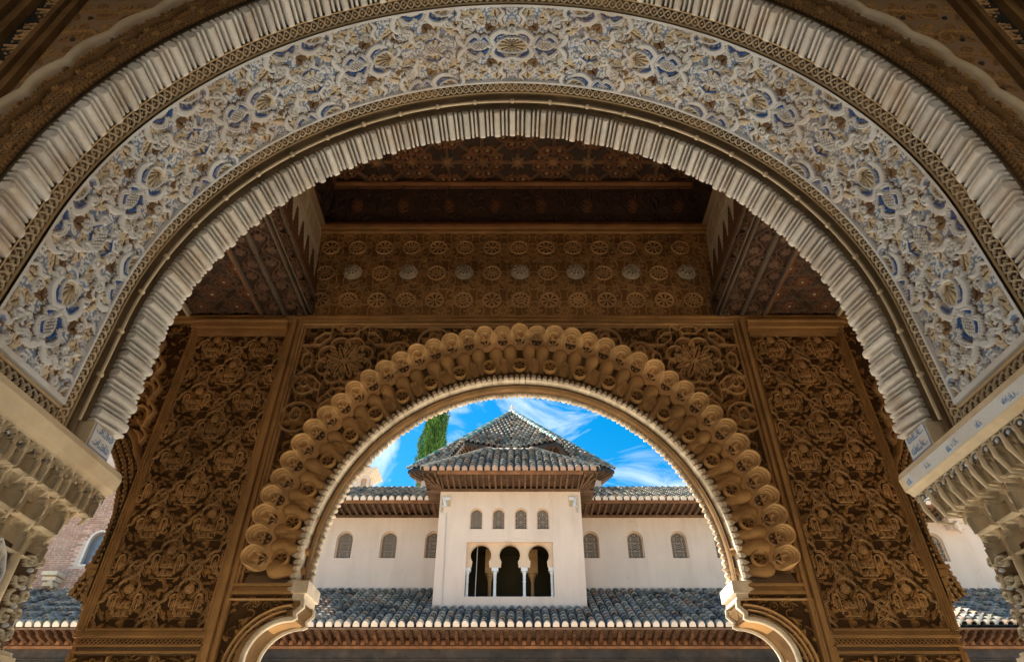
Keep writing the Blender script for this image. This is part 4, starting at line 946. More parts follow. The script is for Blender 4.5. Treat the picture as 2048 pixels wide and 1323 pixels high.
# ================================================================== side arches of the gallery
csc = Cv(.12, .10, .002, True, True, 'stuccoD')
for j in range(2):
    for i in range(3):
        for r in (.024, .015): csc.path(np.c_[.02+.04*i+(j % 2)*.02+r*np.cos(np.linspace(0, PI, 9)), .05*j+r*1.4*np.sin(np.linspace(0, PI, 9))], .0035, .02, 'stuccoL')
for sg, word, tone in ((-1, 'left', 'dark brown'), (1, 'right', 'golden')):
    cx_, cz_, R0 = sg*4.24, 1.70, 1.10
    t = thing('lobed_arch', '%s side arch with lacework edge, on the %s of the tall carved panel' % (tone, word), 'arch', 'side arches of the gallery', loc=(cx_, YW, GZ))
    def ringp(name, r0, r1, nr, cvx, y, amp, m, lob=0.):
        A_, Rr = np.meshgrid(np.linspace(-2.0, 2.0, 420), np.linspace(r0, r1, nr))
        Re = Rr+lob*np.abs(np.sin(A_*13))*(Rr == r1)
        P = np.stack([cx_+np.sin(A_)*Re, np.full_like(A_, y), cz_+np.cos(A_)*Re], -1)
        H, Cc = cvx.tiled(A_*R0+10*cvx.w, Rr-r0); return grid(name, P, const(P, (0, -1, 0)), H*amp, Cc, m, t, keep=np.abs(P[..., 0]) > 3.066)
    ringp('lace_ring', R0, R0+.155, 44, csc, YW-.04, 1.2, M['brown'])
    V = []; ns = 300
    for k in range(ns):
        a = -2.0+4.0*k/(ns-1); rr = R0+.17+.018*abs(math.sin(a*12))
        for d, y in ((-.018, YW-.03), (-.014, YW-.075), (.010, YW-.085), (.03, YW-.06), (.036, YW-.01)): xx_ = cx_+math.sin(a)*(rr+d); V.append((sg*max(sg*xx_, 3.066), y, cz_+math.cos(a)*(rr+d)))
    i = np.arange((ns-1)*4); q = i//4*5+i % 4
    child_of(link('lobed_moulding', pymesh('lobed_moulding', V, np.stack([q, q+1, q+6, q+5], -1)[:, ::-1], M['stucco'], False)), t)
    V = []                               # thickness of the opening
    for k in range(ns):
        a = -2.0+4.0*k/(ns-1); lz = R0+.010*abs(math.sin(a*30))
        for d, y in ((.02, YW-.041), (0, YW-.04), (-.004, YW+.10), (0, YW+.24), (.30, YW+.24)): V.append((cx_+math.sin(a)*(lz+d), y, cz_+math.cos(a)*(lz+d)))
    child_of(link('soffit_band', pymesh('soffit_band', V, np.stack([q, q+1, q+6, q+5], -1)[:, ::-1], M['stucco'], False)), t)
    # spandrel with great cusped ribs
    cr = Cv(1.25, 2.4, .004, False, False, 'stuccoD'); busy(cr, 0, 1.25, 0, 2.4, 800, .5, 12)
    for k in range(7):
        a = -1.75+k*.42; rx_, rz_ = 1.15-math.cos(a*.9+.2)*0+math.sin(a)*0, 0
    for k in range(6):
        zc = 1.0+.24*k; xc = .16+.03*k*k*.35
        tt = np.linspace(-.3, PI+.6, 22); cr.path(np.c_[xc+.10*np.cos(tt)+.03, zc+.135*np.sin(tt)], .020, .05, 'stuccoL'); cr.path(np.c_[xc+.075*np.cos(tt)+.03, zc+.10*np.sin(tt)], .006, .055, 'stucco')
        cr.curve([(xc-.06, zc-.02), (xc-.10, zc+.08), (xc-.05, zc+.16), (xc+.02, zc+.24)], .016, .05, 'stuccoL')
        cr.petals(xc+.03, zc+.0, .06, 6, .014, .035, 'stucco')
    U, Vv, P = flat(0, 1.2, 300, 0, 2.3, 520, (0, YW-.012, 1.42), (sg, 0, 0), (0, 0, 1)); P = P.copy(); P[..., 0] += sg*3.066
    rr = np.hypot(P[..., 0]-cx_, P[..., 2]-cz_)
    H, Cc = cr.tiled(U, Vv); grid('spandrel_relief', P, const(P, (0, -1, 0)), H, Cc, M['brown'], t, keep=rr > R0+.16)
    b = MB()
    xs = sg*3.066
    for z, h, d in ((1.36, .05, .06), (1.415, .03, .09), (1.30, .05, .035)): b.box(*sorted((xs, xs+sg*d*1.2)), YW-.07, YW+.2, z, z+h)
    for k in range(5):
        b.box(*sorted((xs, xs+sg*(.055-.012*k))), YW-.05, YW+.2, 1.25-.055*k, 1.30-.055*k)
    b.build('impost_block', M['stucco'], t)
    b = MB(); b.box(*sorted((sg*3.04, sg*3.07)), YW-.02, YW+.2, -1.6, 1.0); b.box(*sorted((sg*5.45, sg*6.5)), YW-.02, YW+.35, GZ, 3.72); b.build('side_pier', M['stucco'], t)
    bb = MB(); aa = np.linspace(-2.0, 2.0, 50)
    for a0, a1 in zip(aa[:-1], aa[1:]):
        ra = R0+.02
        p0, p1 = (cx_+math.sin(a0)*ra, cz_+math.cos(a0)*ra), (cx_+math.sin(a1)*ra, cz_+math.cos(a1)*ra)
        if p0[1] > cz_: e0, e1 = (p0[0], 3.72), (p1[0], 3.72)
        else: s2 = np.sign(p0[0]-cx_); e0, e1 = (cx_+s2*1.2, p0[1]), (cx_+s2*1.2, p1[1])
        bb.add([(p0[0], YW-.005, p0[1]), (p1[0], YW-.005, p1[1]), (e1[0], YW-.005, e1[1]), (e0[0], YW-.005, e0[1]), (p0[0], YW+.24, p0[1]), (p1[0], YW+.24, p1[1]), (e1[0], YW+.24, e1[1]), (e0[0], YW+.24, e0[1])], [(0, 1, 2, 3), (7, 6, 5, 4)])
    bb.build('arch_core', M['mass'], t)

# ================================================================== ceiling of the gallery
ce = bpy.data.objects.new('gallery_ceiling', None); C.objects.link(ce); ce['kind'] = 'structure'
cc = Cv(1.12, 1.12, .005, True, True, 'woodD')
for (x, y) in ((0, 0), (.56, .56)):
    for r in (.11, .125): star(cc, x, y, r, 3, .006, .03, 'gold' if r < .12 else 'woodL', a0=.0)
    cc.petals(x, y, .06, 8, .012, .03, 'gold')
    for k in range(8):
        a = k*PI/4+PI/8; x1, y1 = x+.24*math.cos(a), y+.24*math.sin(a)
        hexa = [(x1+.07*math.cos(a+j*PI/3), y1+.055*math.sin(a+j*PI/3)) for j in range(6)]
        for w in (1., 1.28, 1.55): cc.path([(x1+(hx-x1)*w, y1+(hy-y1)*w) for hx, hy in hexa], .0055, .032+.004*w, 'woodL' if w > 1.2 else 'wood', 'f', closed=True)
        cc.petals(x1, y1, .042, 5, .011, .03, 'gold'); cc.disc(x1, y1, .010, .036, 'cream')
for (x, y) in ((.56, 0), (0, .56)):
    star(cc, x, y, .13, 3, .006, .034, 'woodL'); star(cc, x, y, .16, 3, .006, .03, 'green'); cc.petals(x, y, .09, 8, .016, .03, 'gold')
for k in range(8):
    a = k*PI/4
    for dd in (-.018, 0, .018):
        for (x, y) in ((0, 0), (.56, .56)):
            cc.path([(x+.12*math.cos(a)-dd*math.sin(a), y+.12*math.sin(a)+dd*math.cos(a)), (x+.46*math.cos(a)-dd*math.sin(a), y+.46*math.sin(a)+dd*math.cos(a))], .0055, .034, 'woodL' if dd else 'green', 'f')
U, Vv, P = flat(-2.2, 2.2, 560, 2.36, YW-.25, 290, (0, 0, 5.5), (1, 0, 0), (0, 1, 0))
H, Cc = cc.tiled(U*1.5+5.6*1.5, Vv*1.5+.35); grid('strapwork_boarding', P, const(P, (0, 0, -1)), H*1.2, Cc, M['wood'], ce)
b = MB(); b.box(-7, 7, 2.36, YW, 5.53, 5.62); b.box(-7, 7, 1.3, YW+1.3, 6.6, 6.8); b.box(-7, 7, -3.5, 1.35, 6.3, 6.6); b.build('light_block_deck', M['mass'], ce)  # upper slabs are unseen, added to block sun and sky
cwc = Cv(.5, .36, .0035, True, False, 'woodD'); busy(cwc, 0, .5, .06, .30, 26, .6, 3); cwc.C[:] = PAL['woodD']; cwc.rings(.25, .18, .05, .005, .02, 'wood'); cwc.petals(.25, .18, .045, 8, .01, .02, 'wood')
for y in (.012, .045, .32, .35): cwc.path([(0, y), (.5, y)], .008, .018, 'wood', 'f')
U, Vv, P = flat(-2.2, 2.2, 520, 0, .46, 90, (0, YW-.02, 5.02), (1, 0, 0), (0, -.25/.46, 1)); H, Cc = cwc.tiled(U+5, Vv*.36/.46); grid('wooden_cornice', P, const(P, (0, -1, 0)), H*.8, Cc, M['wood'], ce)
b = MB(); b.box(-2.2, 2.2, YW-.10, YW-.055, 5.0, 5.03); b.box(-2.2, 2.2, YW-.31, YW-.26, 5.44, 5.475); b.build('cornice_bead', M['redwood'], ce)
# side walls of the raised bay, carved beams below them, and the flat side ceilings
cb = Cv(.30, .21, .003, True, False, 'woodD')
cb.curve([(0, .10), (.075, .05), (.15, .10), (.225, .15), (.30, .10)], .008, .02, 'bwood'); cb.petals(.075, .13, .05, 7, .018, .022, 'bwood'); cb.petals(.225, .075, .05, 7, .018, .022, 'bwood'); cb.spiral(.15, .05, .035, 0, 1.4, 1, .007, .02, 'bwood'); cb.spiral(.0, .16, .035, 2, 1.4, 1, .007, .02, 'bwood')
for y in (.008, .202): cb.path([(0, y), (.3, y)], .010, .026, 'gwood', 'f')
cpn = Cv(.34, .34, .004, True, True, 'woodD')
for (x, y) in ((0, 0), (.17, .17)):
    star(cpn, x, y, .09, 3, .006, .02, 'wood'); star(cpn, x, y, .13, 2, .006, .018, 'bwood'); cpn.petals(x, y, .05, 8, .012, .018, 'bwood'); cpn.disc(x, y, .011, .03, 'cream')
cst2 = Cv(.25, .30, .003, True, False, 'cream'); cst2.script(.01, .03, .23, .24, .005, .008, 'tan', 2); cst2.script(.0, .08, .24, .18, .004, .007, 'tan', 6)
cstep = Cv(.30, .60, .004, True, False, 'cream')
for k in range(9):
    x = .15; wv = .15*(1-k/9); cstep.path([(x-wv, .06+k*.055), (x+wv, .06+k*.055)], .03, .006, 'red', 'f', step=.2)
cbd = Cv(.09, .10, .0025, True, False, 'wood'); cbd.petals(.045, .05, .035, 6, .010, .014, 'woodL'); cbd.rings(.045, .05, .036, .004, .012, 'gold')
for sg, word in ((-1, 'left'), (1, 'right')):
    xi = -2.0 if sg < 0 else 1.92
    bm = thing('carved_beam', 'dark timber beam carved with leaves, %s of the raised ceiling' % word, 'beam', 'beams beside the raised ceiling', loc=(xi, 3.6, GZ))
    ya, yb = 2.37, YW-.004
    def vstrip(name, cvx, z0, z1, nz, m, par, dx=0., amp=1., ny=420, su=1.):
        U, Vv, P = flat(ya, yb, ny, 0, z1-z0, nz, (xi+sg*dx, 0, z0), (0, 1, 0), (0, 0, 1)); H, Cc = cvx.tiled(U*su, Vv*cvx.h/(z1-z0)); return grid(name, P, const(P, (-sg, 0, 0)), H*amp, Cc, m, par)
    vstrip('side_carving', cb, 3.785, 4.0, 40, M['wood'], bm)
    vstrip('rosette_strip', cbd, 4.003, 4.09, 24, M['wood'], bm, .01)
    for k, (xo, w) in enumerate(((.0, .215), (.218, .215))):
        U, Vv, P = flat(ya, yb, 420, 0, w, 50, (xi+sg*xo, 0, 3.785), (0, 1, 0), (sg, 0, 0)); H, Cc = cb.tiled(U+k*.13, Vv*.21/w); grid('soffit_carving', P, const(P, (0, 0, -1)), H*1.5, Cc, M['wood'], bm)
    b = MB(); b.box(*sorted((xi+sg*.004, xi+sg*.43)), ya, yb, 3.79, 4.09); b.build('beam_core', M['rafter'], bm)
    b = MB(); b.box(*sorted((xi+sg*.437, xi+sg*.455)), ya, yb, 3.765, 3.80); b.box(*sorted((xi+sg*.458, xi+sg*.47)), ya, yb, 3.775, 3.80); b.build('bead_rail', M['redwood'], bm)
    up = thing('clerestory_wall', 'narrow pale script band over stepped merlons above the %s carved beam' % word, 'wall', 'upper side walls of the raised bay', loc=(xi, 3.6, 4.1))
    U, Vv, P = flat(ya, yb, 300, 0, .50, 110, (xi+sg*.015, 0, 4.093), (0, 1, 0), (sg*.13, 0, 1)); H, Cc = cstep.tiled(U*1.6, Vv*.6/.5); grid('stepped_merlons', P, const(P, (-sg, 0, 0)), H, Cc, M['brown'], up)
    U, Vv, P = flat(ya, yb, 320, 0, .41, 90, (xi+sg*.085, 0, 4.597), (0, 1, 0), (sg*.08, 0, 1)); H, Cc = cst2.tiled(U, Vv*.3/.41); grid('script_band', P, const(P, (-sg, 0, 0)), H, Cc, M['white'], up)
    U, Vv, P = flat(ya, yb, 420, 0, .46, 60, (xi+sg*.12, 0, 5.02), (0, 1, 0), (-sg*.3, 0, 1)); H, Cc = cwc.tiled(U, Vv*.36/.46); grid('wooden_cornice', P, const(P, (-sg, 0, 0)), H*.8, Cc, M['wood'], up)
    b = MB(); b.box(*sorted((xi+sg*.14, xi+sg*.35)), ya, yb, 4.1, 5.5); b.box(*sorted((xi+sg*.06, xi+sg*.13)), ya, yb, 5.003, 5.02); b.build('wall_core', M['mass'], up)
    U, Vv, P = flat(ya, yb, 330, 0, .65, 110, (xi+sg*.47, 0, 3.80), (0, 1, 0), (sg, 0, 0)); H, Cc = cpn.tiled(U, Vv); o = grid('side_ceiling', P, const(P, (0, 0, -1)), H, Cc, M['wood'], None); o['kind'] = 'structure'
    b = MB(); b.box(*sorted((xi+sg*.44, xi+sg*1.14)), ya, yb, 3.83, 4.2); o = b.build('side_ceiling_boards', M['rafter']); child_of(o, bm)
    b = MB(); b.box(*sorted((xi+sg*1.125, xi+sg*1.15)), ya, yb, 3.75, 3.80); b.build('bead_rail', M['cream'], bm)
    b = MB(); b.box(*sorted((xi+sg*1.15, xi+sg*5)), ya, yb, 4.3, 4.4); o = b.build('side_bay_ceiling', M['rafter']); child_of(o, bm)
# curved stucco ribs of the outer side bays, glimpsed above the cornice

# ================================================================== roof tiles
TP = [(r_*1.12, g_*1.0, b_*.86) for r_, g_, b_ in [(.14, .155, .16), (.08, .085, .09), (.24, .25, .25), (.32, .31, .275), (.045, .05, .055), (.20, .215, .22), (.30, .235, .18), (.28, .29, .28), (.12, .13, .10), (.36, .34, .30), (.27, .19, .145), (.16, .18, .20)]]
def tile_geo(w, L, hh, n=6):
    """tapered barrel tile: wide end down-slope at y=0"""
    V = []; 
    for y, s in ((0, 1.), (L, .82)):
        for k in range(n+1):
            a = PI*k/n; V.append((math.cos(a)*w/2*s, y, math.sin(a)*hh*s+(.012 if y == 0 else 0)))
    for k in range(n+1):
        a = PI*k/n; V.append((math.cos(a)*w/2*.80, 0, math.sin(a)*hh*.78))
    m_ = n+1
    Fc = [(k, k+1, m_+k+1, m_+k) for k in range(n)]+[(k+1, k, 2*m_+k, 2*m_+k+1) for k in range(n)]
    return V, Fc
TG = tile_geo(.195, .36, .115)
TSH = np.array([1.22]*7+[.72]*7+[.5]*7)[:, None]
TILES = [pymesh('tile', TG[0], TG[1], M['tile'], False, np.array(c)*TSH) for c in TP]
for me in TILES: me.polygons.foreach_set('use_smooth', [True]*6+[False]*6)
def tile_field(parent, org, eu, ev, nrm, rows, pitch, expo, extent, budget, order='low', scale=1., ends=None, end_budget=300, em_=None):
    """rows along eu spaced by pitch, tiles climbing ev every expo metres; extent(u)->(v0,v1). Nearest `budget` are objects, the rest one mesh."""
    org, eu, ev, nrm = Vector(org), Vector(eu).normalized(), Vector(ev).normalized(), Vector(nrm).normalized()
    L = []
    for u in rows:
        e = extent(u)
        if not e: continue
        v = e[0]; j = 0
        while v < e[1]-.05:
            L.append((v, abs((org+eu*u).x), u, j)); v += expo; j += 1
    L.sort(key=lambda t: (round(t[0]/expo), t[1]))
    Vx, Fx, Kx = [], [], []
    for i, (v, _, u, j) in enumerate(L):
        tilt = Matrix.Rotation(math.radians(-5.0+rnd.uniform(-1.5, 1.5)), 4, 'X') @ Matrix.Rotation(rnd.uniform(-.035, .035), 4, 'Z')
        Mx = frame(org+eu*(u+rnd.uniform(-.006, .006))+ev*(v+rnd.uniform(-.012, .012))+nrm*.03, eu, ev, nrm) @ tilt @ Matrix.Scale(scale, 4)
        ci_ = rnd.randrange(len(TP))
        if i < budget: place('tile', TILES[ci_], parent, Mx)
        else:
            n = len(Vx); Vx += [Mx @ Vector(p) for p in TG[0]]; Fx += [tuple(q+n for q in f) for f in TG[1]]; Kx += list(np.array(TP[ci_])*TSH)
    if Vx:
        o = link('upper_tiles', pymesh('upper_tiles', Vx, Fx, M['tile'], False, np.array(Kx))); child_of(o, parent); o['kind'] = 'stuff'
    # pan tiles between the covers: one corrugated sheet clipped to the extent
    if ends is not None:
        b = MB(); r = .080*scale; pl = [(math.cos(PI*k/8)*r*1.1, math.sin(PI*k/8)*r*1.35-.0) for k in range(9)]; pl[0] = (r*1.1, -.03); pl[8] = (-r*1.1, -.03)
        b.add([(x, -.0, z) for x, z in pl]+[(x, .10, z) for x, z in pl], [tuple(range(9))[::-1]]+[(k, k+1, k+10, k+9) for k in range(8)])
        em = b.mesh('tile_end', em_ or M['tileend']); n = 0
        for u in rows:
            e = extent(u)
            if not e or n >= end_budget: continue
            place('tile_end', em, parent, frame(org+eu*u+ev*(e[0]+ends)+nrm*.02, eu, ev, nrm)); n += 1
def pan_sheet(name, parent, org, eu, ev, nrm, rows, pitch, extent, m):
    org, eu, ev, nrm = Vector(org), Vector(eu).normalized(), Vector(ev).normalized(), Vector(nrm).normalized()
    V, Fc, K = [], [], []
    for u in rows:
        e = extent(u)
        if not e: continue
        n = len(V)
        for d, h in ((-.5, .0), (-.3, .015), (0, .03), (.3, .015), (.5, .0)):
            for v in e: V.append(org+eu*(u+d*pitch)+ev*v+nrm*h)
        Fc += [(n+2*i, n+2*i+2, n+2*i+3, n+2*i+1) for i in range(4)]
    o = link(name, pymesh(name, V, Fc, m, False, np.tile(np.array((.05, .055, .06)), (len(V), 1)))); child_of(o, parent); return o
# ---------------------------------------------------------------- window screens
def screen_mesh(w, h, nx_, ny_, kind, name, arch=True, depth=.05):
    """pierced plaster screen with a round head"""
    r = w/2; X, Z = np.meshgrid((np.arange(nx_)+.5)/nx_*w-w/2, (np.arange(ny_)+.5)/ny_*h)
    inside = (Z < h-r) | (np.hypot(X, Z-(h-r)) < r) if arch else np.ones_like(X, bool)
    s = w/2.0 if kind == 0 else w/1.5
    u, v = ((X/s+.5) % 1)-.5, ((Z/s) % 1)-.5
    rr = np.hypot(u, v); a = np.arctan2(v, u)
    mask = (np.abs(rr-.16) < .045) | (np.abs(np.sin(a*4)) < .24*(.35/np.clip(rr, .1, 1)))*(rr > .18)*(rr < .55) | (np.abs(rr-.40) < .035) | (np.abs(np.abs(u)-.5) < .035) | (np.abs(np.abs(v)-.5) < .035)
    edge = inside & ((np.abs(X) > w/2-.02) | (Z < .03))
    mask = (mask & inside) | edge
    V, Fc = [], []; dx, dz = w/nx_/2, h/ny_/2
    for j, i in zip(*np.nonzero(mask)):
        x, z = X[j, i], Z[j, i]; n = len(V)
        V += [(x-dx, 0, z-dz), (x+dx, 0, z-dz), (x+dx, 0, z+dz), (x-dx, 0, z+dz)]; Fc.append((n, n+1, n+2, n+3))
    return pymesh(name, V, np.array(Fc), M['lattice'])
def arch_poly(w, z0, h, n=12):
    r = w/2; return [(-r, z0), (r, z0)]+[(r*math.cos(PI*k/n), z0+h-r+r*math.sin(PI*k/n)) for k in range(n+1)]
def wall_with_holes(name, x0, x1, z0, z1, y, holes, m, parent, thick=.3):
    """front face tiled round arched holes [(cx, w, zb, h, arched)], with reveals"""
    V, Fc = [], []
    def quad(*p):
        n = len(V); V.extend(p); Fc.append(tuple(range(n, n+len(p))))
    rowsd = {}
    for h_ in holes: rowsd.setdefault((round(h_[2], 3), round(h_[3], 3)), []).append(h_)
    zc = z0
    for (zb, hh), hs in sorted(rowsd.items()):
        quad((x0, y, zc), (x1, y, zc), (x1, y, zb), (x0, y, zb))
        xc = x0
        for cx, w, _, _, ar in sorted(hs):
            quad((xc, y, zb), (cx-w/2, y, zb), (cx-w/2, y, zb+hh), (xc, y, zb+hh)); xc = cx+w/2
            r = w/2
            if ar:
                n = 12
                for k in range(n):
                    a0, a1 = PI*k/n, PI*(k+1)/n
                    p0 = (cx+r*math.cos(a0), zb+hh-r+r*math.sin(a0)); p1 = (cx+r*math.cos(a1), zb+hh-r+r*math.sin(a1))
                    quad((p0[0], y, zb+hh), (p0[0], y, p0[1]), (p1[0], y, p1[1]), (p1[0], y, zb+hh))
                    quad((p0[0], y, p0[1]), (p0[0], y+thick, p0[1]), (p1[0], y+thick, p1[1]), (p1[0], y, p1[1]))
                zt = zb+hh-r
            else:
                zt = zb+hh; quad((cx-r, y, zt), (cx+r, y, zt), (cx+r, y+thick, zt), (cx-r, y+thick, zt))
            quad((cx-r, y, zb), (cx-r, y, zt), (cx-r, y+thick, zt), (cx-r, y+thick, zb)); quad((cx+r, y, zb), (cx+r, y+thick, zb), (cx+r, y+thick, zt), (cx+r, y, zt))
            quad((cx-r, y, zb), (cx-r, y+thick, zb), (cx+r, y+thick, zb), (cx+r, y, zb))
        quad((xc, y, zb), (x1, y, zb), (x1, y, zb+hh), (xc, y, zb+hh)); zc = zb+hh
    quad((x0, y, zc), (x1, y, zc), (x1, y, z1), (x0, y, z1))
    o = link(name, pymesh(name, V, Fc, m)); child_of(o, parent); return o
def eave(parent, x0, x1, yw, ye, zw, ze, pitch, mm=None, h=.10, fascia=True, name='rafter', w=.07, budget=300):
    """rafter ends from the wall (yw, zw) out to the eave (ye, ze), boards above"""
    b = MB(); L = yw-ye
    b.prism([(-w/2, 0), (w/2, 0), (w/2, h), (-w/2, h)], 0, L*.55); b.prism([(-w*.42, h*.25), (w*.42, h*.25), (w*.42, h), (-w*.42, h)], L*.0-.02, L*.0+.12) if False else None
    b.prism([(-w*.5, h*.12), (w*.5, h*.12), (w*.5, h), (-w*.5, h)], L*.55, L*.92); b.prism([(-w*.4, h*.4), (w*.4, h*.4), (w*.4, h), (-w*.4, h)], L*.92, L)
    me = b.mesh(name, mm or M['rafter']); n = int((x1-x0)/pitch)
    ev = Vector((0, ye-yw, ze-zw)).normalized()
    for k in range(min(n+1, budget)):
        x = x0+(k+.5)*(x1-x0)/(n+1)
        place(name, me, parent, frame((x, yw, zw), (-1, 0, 0), ev, Vector((-1, 0, 0)).cross(ev)) @ Matrix.Identity(4))
    b = MB(); V = [(x0, yw, zw+h+.005), (x1, yw, zw+h+.005), (x1, ye, ze+h+.005), (x0, ye, ze+h+.005)]
    b.add(V+[(x, y, z+.03) for x, y, z in V], [(0, 3, 2, 1), (4, 5, 6, 7), (3, 7, 6, 2), (0, 1, 5, 4)]); b.build('eave_board', mm or M['rafter'], parent)
    if fascia:
        b = MB(); b.box(x0, x1, ye-.03, ye, ze+h*.35, ze+h+.06); b.build('fascia_board', M['redwood'], parent)
    b = MB(); b.box(x0, x1, yw-.05, yw-.001, zw-.07, zw+.02); b.build('wall_plate', mm or M['rafter'], parent)

# ================================================================== far portico: low tiled roof, bracketed eave, grey beams
por = thing('portico', 'low court portico with blue grey barrel tiles over a bracketed dark timber eave', 'portico', loc=(0, 18, GZ))
PX0, PX1 = -17.1, 17.0
sl_ = Vector((0, 3.5, 1.8)).normalized(); nr_ = Vector((1, 0, 0)).cross(sl_)
rows = [PX0+.12+.24*k for k in range(int((PX1-PX0)/.24))]
TWX0, TWX1 = -2.51, 2.0
LEN = math.hypot(3.5, 1.8)
def ext_p(u):
    return (0, LEN-.02) if not (TWX0 < u < TWX1) else (0, LEN*(19.5-18)/3.5)
rf = MB(); rf.add([(PX0, 18, 3.86), (PX1, 18, 3.86), (PX1, 21.6, 5.72), (PX0, 21.6, 5.72), (PX0, 18.0, 3.80), (PX1, 18.0, 3.80), (PX1, 21.6, 5.3), (PX0, 21.6, 5.3)], [(0, 1, 2, 3), (0, 4, 5, 1), (4, 7, 6, 5)])
prf = rf.build('tiled_roof', M['greywood'], por)
tile_field(prf, (0, 17.97, 3.885), (1, 0, 0), sl_, nr_, rows, .24, .285, ext_p, 300, ends=-.03, end_budget=120)
pan_sheet('pan_tiles', prf, (.12, 17.95, 3.875), (1, 0, 0), sl_, nr_, rows, .24, ext_p, M['tile'])
# verge course where the portico roof meets the walls
b = MB(); b.box(PX0, TWX0-.0, 21.42, 21.5, 5.66, 5.82); b.box(TWX1, PX1, 21.42, 21.5, 5.66, 5.82); b.box(TWX0, TWX1, 19.42, 19.5, 4.60, 4.72); b.build('lime_flashing', M['wall'], por)
bm_ = MB()      # bracket with a scrolled end
bm_.prism([(-.045, 0), (.045, 0), (.045, .15), (-.045, .15)], 0, .38); bm_.prism([(-.045, .02), (.045, .02), (.045, .15), (-.045, .15)], .38, .46)
bm_.prism([(-.028, .05), (.028, .05), (.028, .15), (-.028, .15)], .46, .55); bm_.tube([(-.046, .40, .035), (.046, .40, .035)], .035, 8)
bmesh_ = bm_.mesh('bracket', M['bracket'])
for k in range(int((PX1-PX0)/.24)):
    x = PX0+.12+.24*k
    if k < 150: place('bracket', bmesh_, por, frame((x, 18.52, 3.56), (-1, 0, 0), Vector((0, -1, .24)).normalized(), Vector((-1, 0, 0)).cross(Vector((0, -1, .24)).normalized())))
bx = MB(); bx.box(-.055, .055, -.05, 0, 0, .11); bx.box(-.03, .03, -.062, -.05, .025, .085); bxm = bx.mesh('carved_block', M['redwood'])
for k in range(int((PX1-PX0)/.24)):
    if k < 150: place('carved_block', bxm, por, Matrix.Translation((PX0+.24*k, 18.52, 3.53)))
b = MB(); b.box(PX0, PX1, 18.52, 18.60, 3.50, 3.80); b.build('soffit_board', M['bracket'], por)
b = MB(); b.add([(PX0, 18.52, 3.715), (PX1, 18.52, 3.715), (PX1, 17.98, 3.845), (PX0, 17.98, 3.845)], [(0, 3, 2, 1)]); b.box(PX0, PX1, 17.955, 17.98, 3.80, 3.845); b.build('eave_board', M['rafter'], por)
b = MB(); b.box(PX0, PX1, 18.46, 18.60, 3.44, 3.50); b.build('string_moulding', M['redwood'], por)
b = MB(); b.box(PX0, PX1, 18.54, 18.9, 3.20, 3.44); b.box(PX0, PX1, 18.50, 18.54, 3.165, 3.20); b.build('grey_beam', M['greywood'], por)
b = MB(); b.box(PX0, PX1, 18.58, 18.9, 2.75, 3.165); b.build('carved_beam', M['greywood'], por)
st = MB(); st.lathe([(.001, .05), (.022, .035), (.03, .015), (.03, 0)], n=8); stm = st.mesh('beam_stud', M['greywood'])
for k in range(60): place('beam_stud', stm, por, Matrix.Translation((-12.5+.43*k, 18.579, 3.03)) @ Matrix.Rotation(PI/2, 4, 'X'))
b = MB(); b.box(PX0, PX1, 18.62, 18.85, 2.2, 2.75); b.build('beam_under', M['wallb'], por)
b = MB(); b.lathe([(.09, 0), (.09, 3.3), (.17, 3.5), (.17, 3.85)], n=12); pcm = b.mesh('column', M['marble'])
for k in range(16): place('column', pcm, por, Matrix.Translation((-15+2*k, 18.72, GZ)))


# ================================================================== palace range behind the portico
YF, ZF0, ZF1 = 21.5, 5.5, 8.22
pal_ = thing('palace_range', 'long pink rendered upper storey with six latticed round headed windows', 'building', loc=(0, 22, GZ))
FX0, FX1 = -8.2, 8.6
def Xat(px, py, Y): return At(px, py, Y)[0]
wz0, wz1 = At(687, 1115, YF)[2], At(687, 1061, YF)[2]
WW = Xat(705, 1090, YF)-Xat(672, 1090, YF)
wx = [Xat(px, 1090, YF) for px in (688, 777, 866, 1182, 1271, 1359)]
step_ = wx[5]-wx[4]; wx = wx+[wx[5]+step_, wx[0]-step_]
wall_with_holes('wall', FX0, FX1, ZF0, ZF1, YF, [(x, WW, wz0, wz1-wz0, True) for x in wx], M['wall'], pal_, .14)
SM = screen_mesh(WW-.03, wz1-wz0-.03, 44, 74, 0, 'lattice_screen')
wpoly = arch_poly(WW, 0, wz1-wz0)
def window(parent, x, y, z, w, h, sm, deep=.13, frame_w=.035):
    b = MB(); pts = [(w/2, 0)]+[(w/2*math.cos(PI*k/14), h-w/2+w/2*math.sin(PI*k/14)) for k in range(15)]+[(-w/2, 0)]
    V = []; 
    for (px_, pz_) in pts:
        s = 1-frame_w*2/w
        V += [(x+px_, y+deep-.03, z+pz_), (x+px_*s, y+deep-.03, z+pz_ if pz_ <= 0 else z+(pz_-(h-w/2))*s+h-w/2 if pz_ > h-w/2 else z+pz_), (x+px_*s, y+deep+.0, z+pz_ if pz_ <= h-w/2 else z+(pz_-(h-w/2))*s+h-w/2)]
    Fc = []
    for i in range(len(pts)-1): n = i*3; Fc += [(n, n+1, n+4, n+3), (n+1, n+2, n+5, n+4)]
    b.add(V, Fc); wdw = b.build('window', M['wallb'], parent)
    o = bpy.data.objects.new('lattice_screen', sm); C.objects.link(o); o.parent = wdw; o.location = (x, y+deep, z+.01)
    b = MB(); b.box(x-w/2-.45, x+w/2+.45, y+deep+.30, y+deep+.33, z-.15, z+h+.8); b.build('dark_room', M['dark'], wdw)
    return wdw
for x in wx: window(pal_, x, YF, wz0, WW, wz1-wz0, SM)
eave(pal_, FX0, TWX0, YF, 20.42, ZF1, 8.20, .235); eave(pal_, TWX1, FX1, YF, 20.42, ZF1, 8.20, .235)
su = Vector((0, 4, 2.08)).normalized(); nu = Vector((1, 0, 0)).cross(su); LU = math.hypot(4, 2.08)
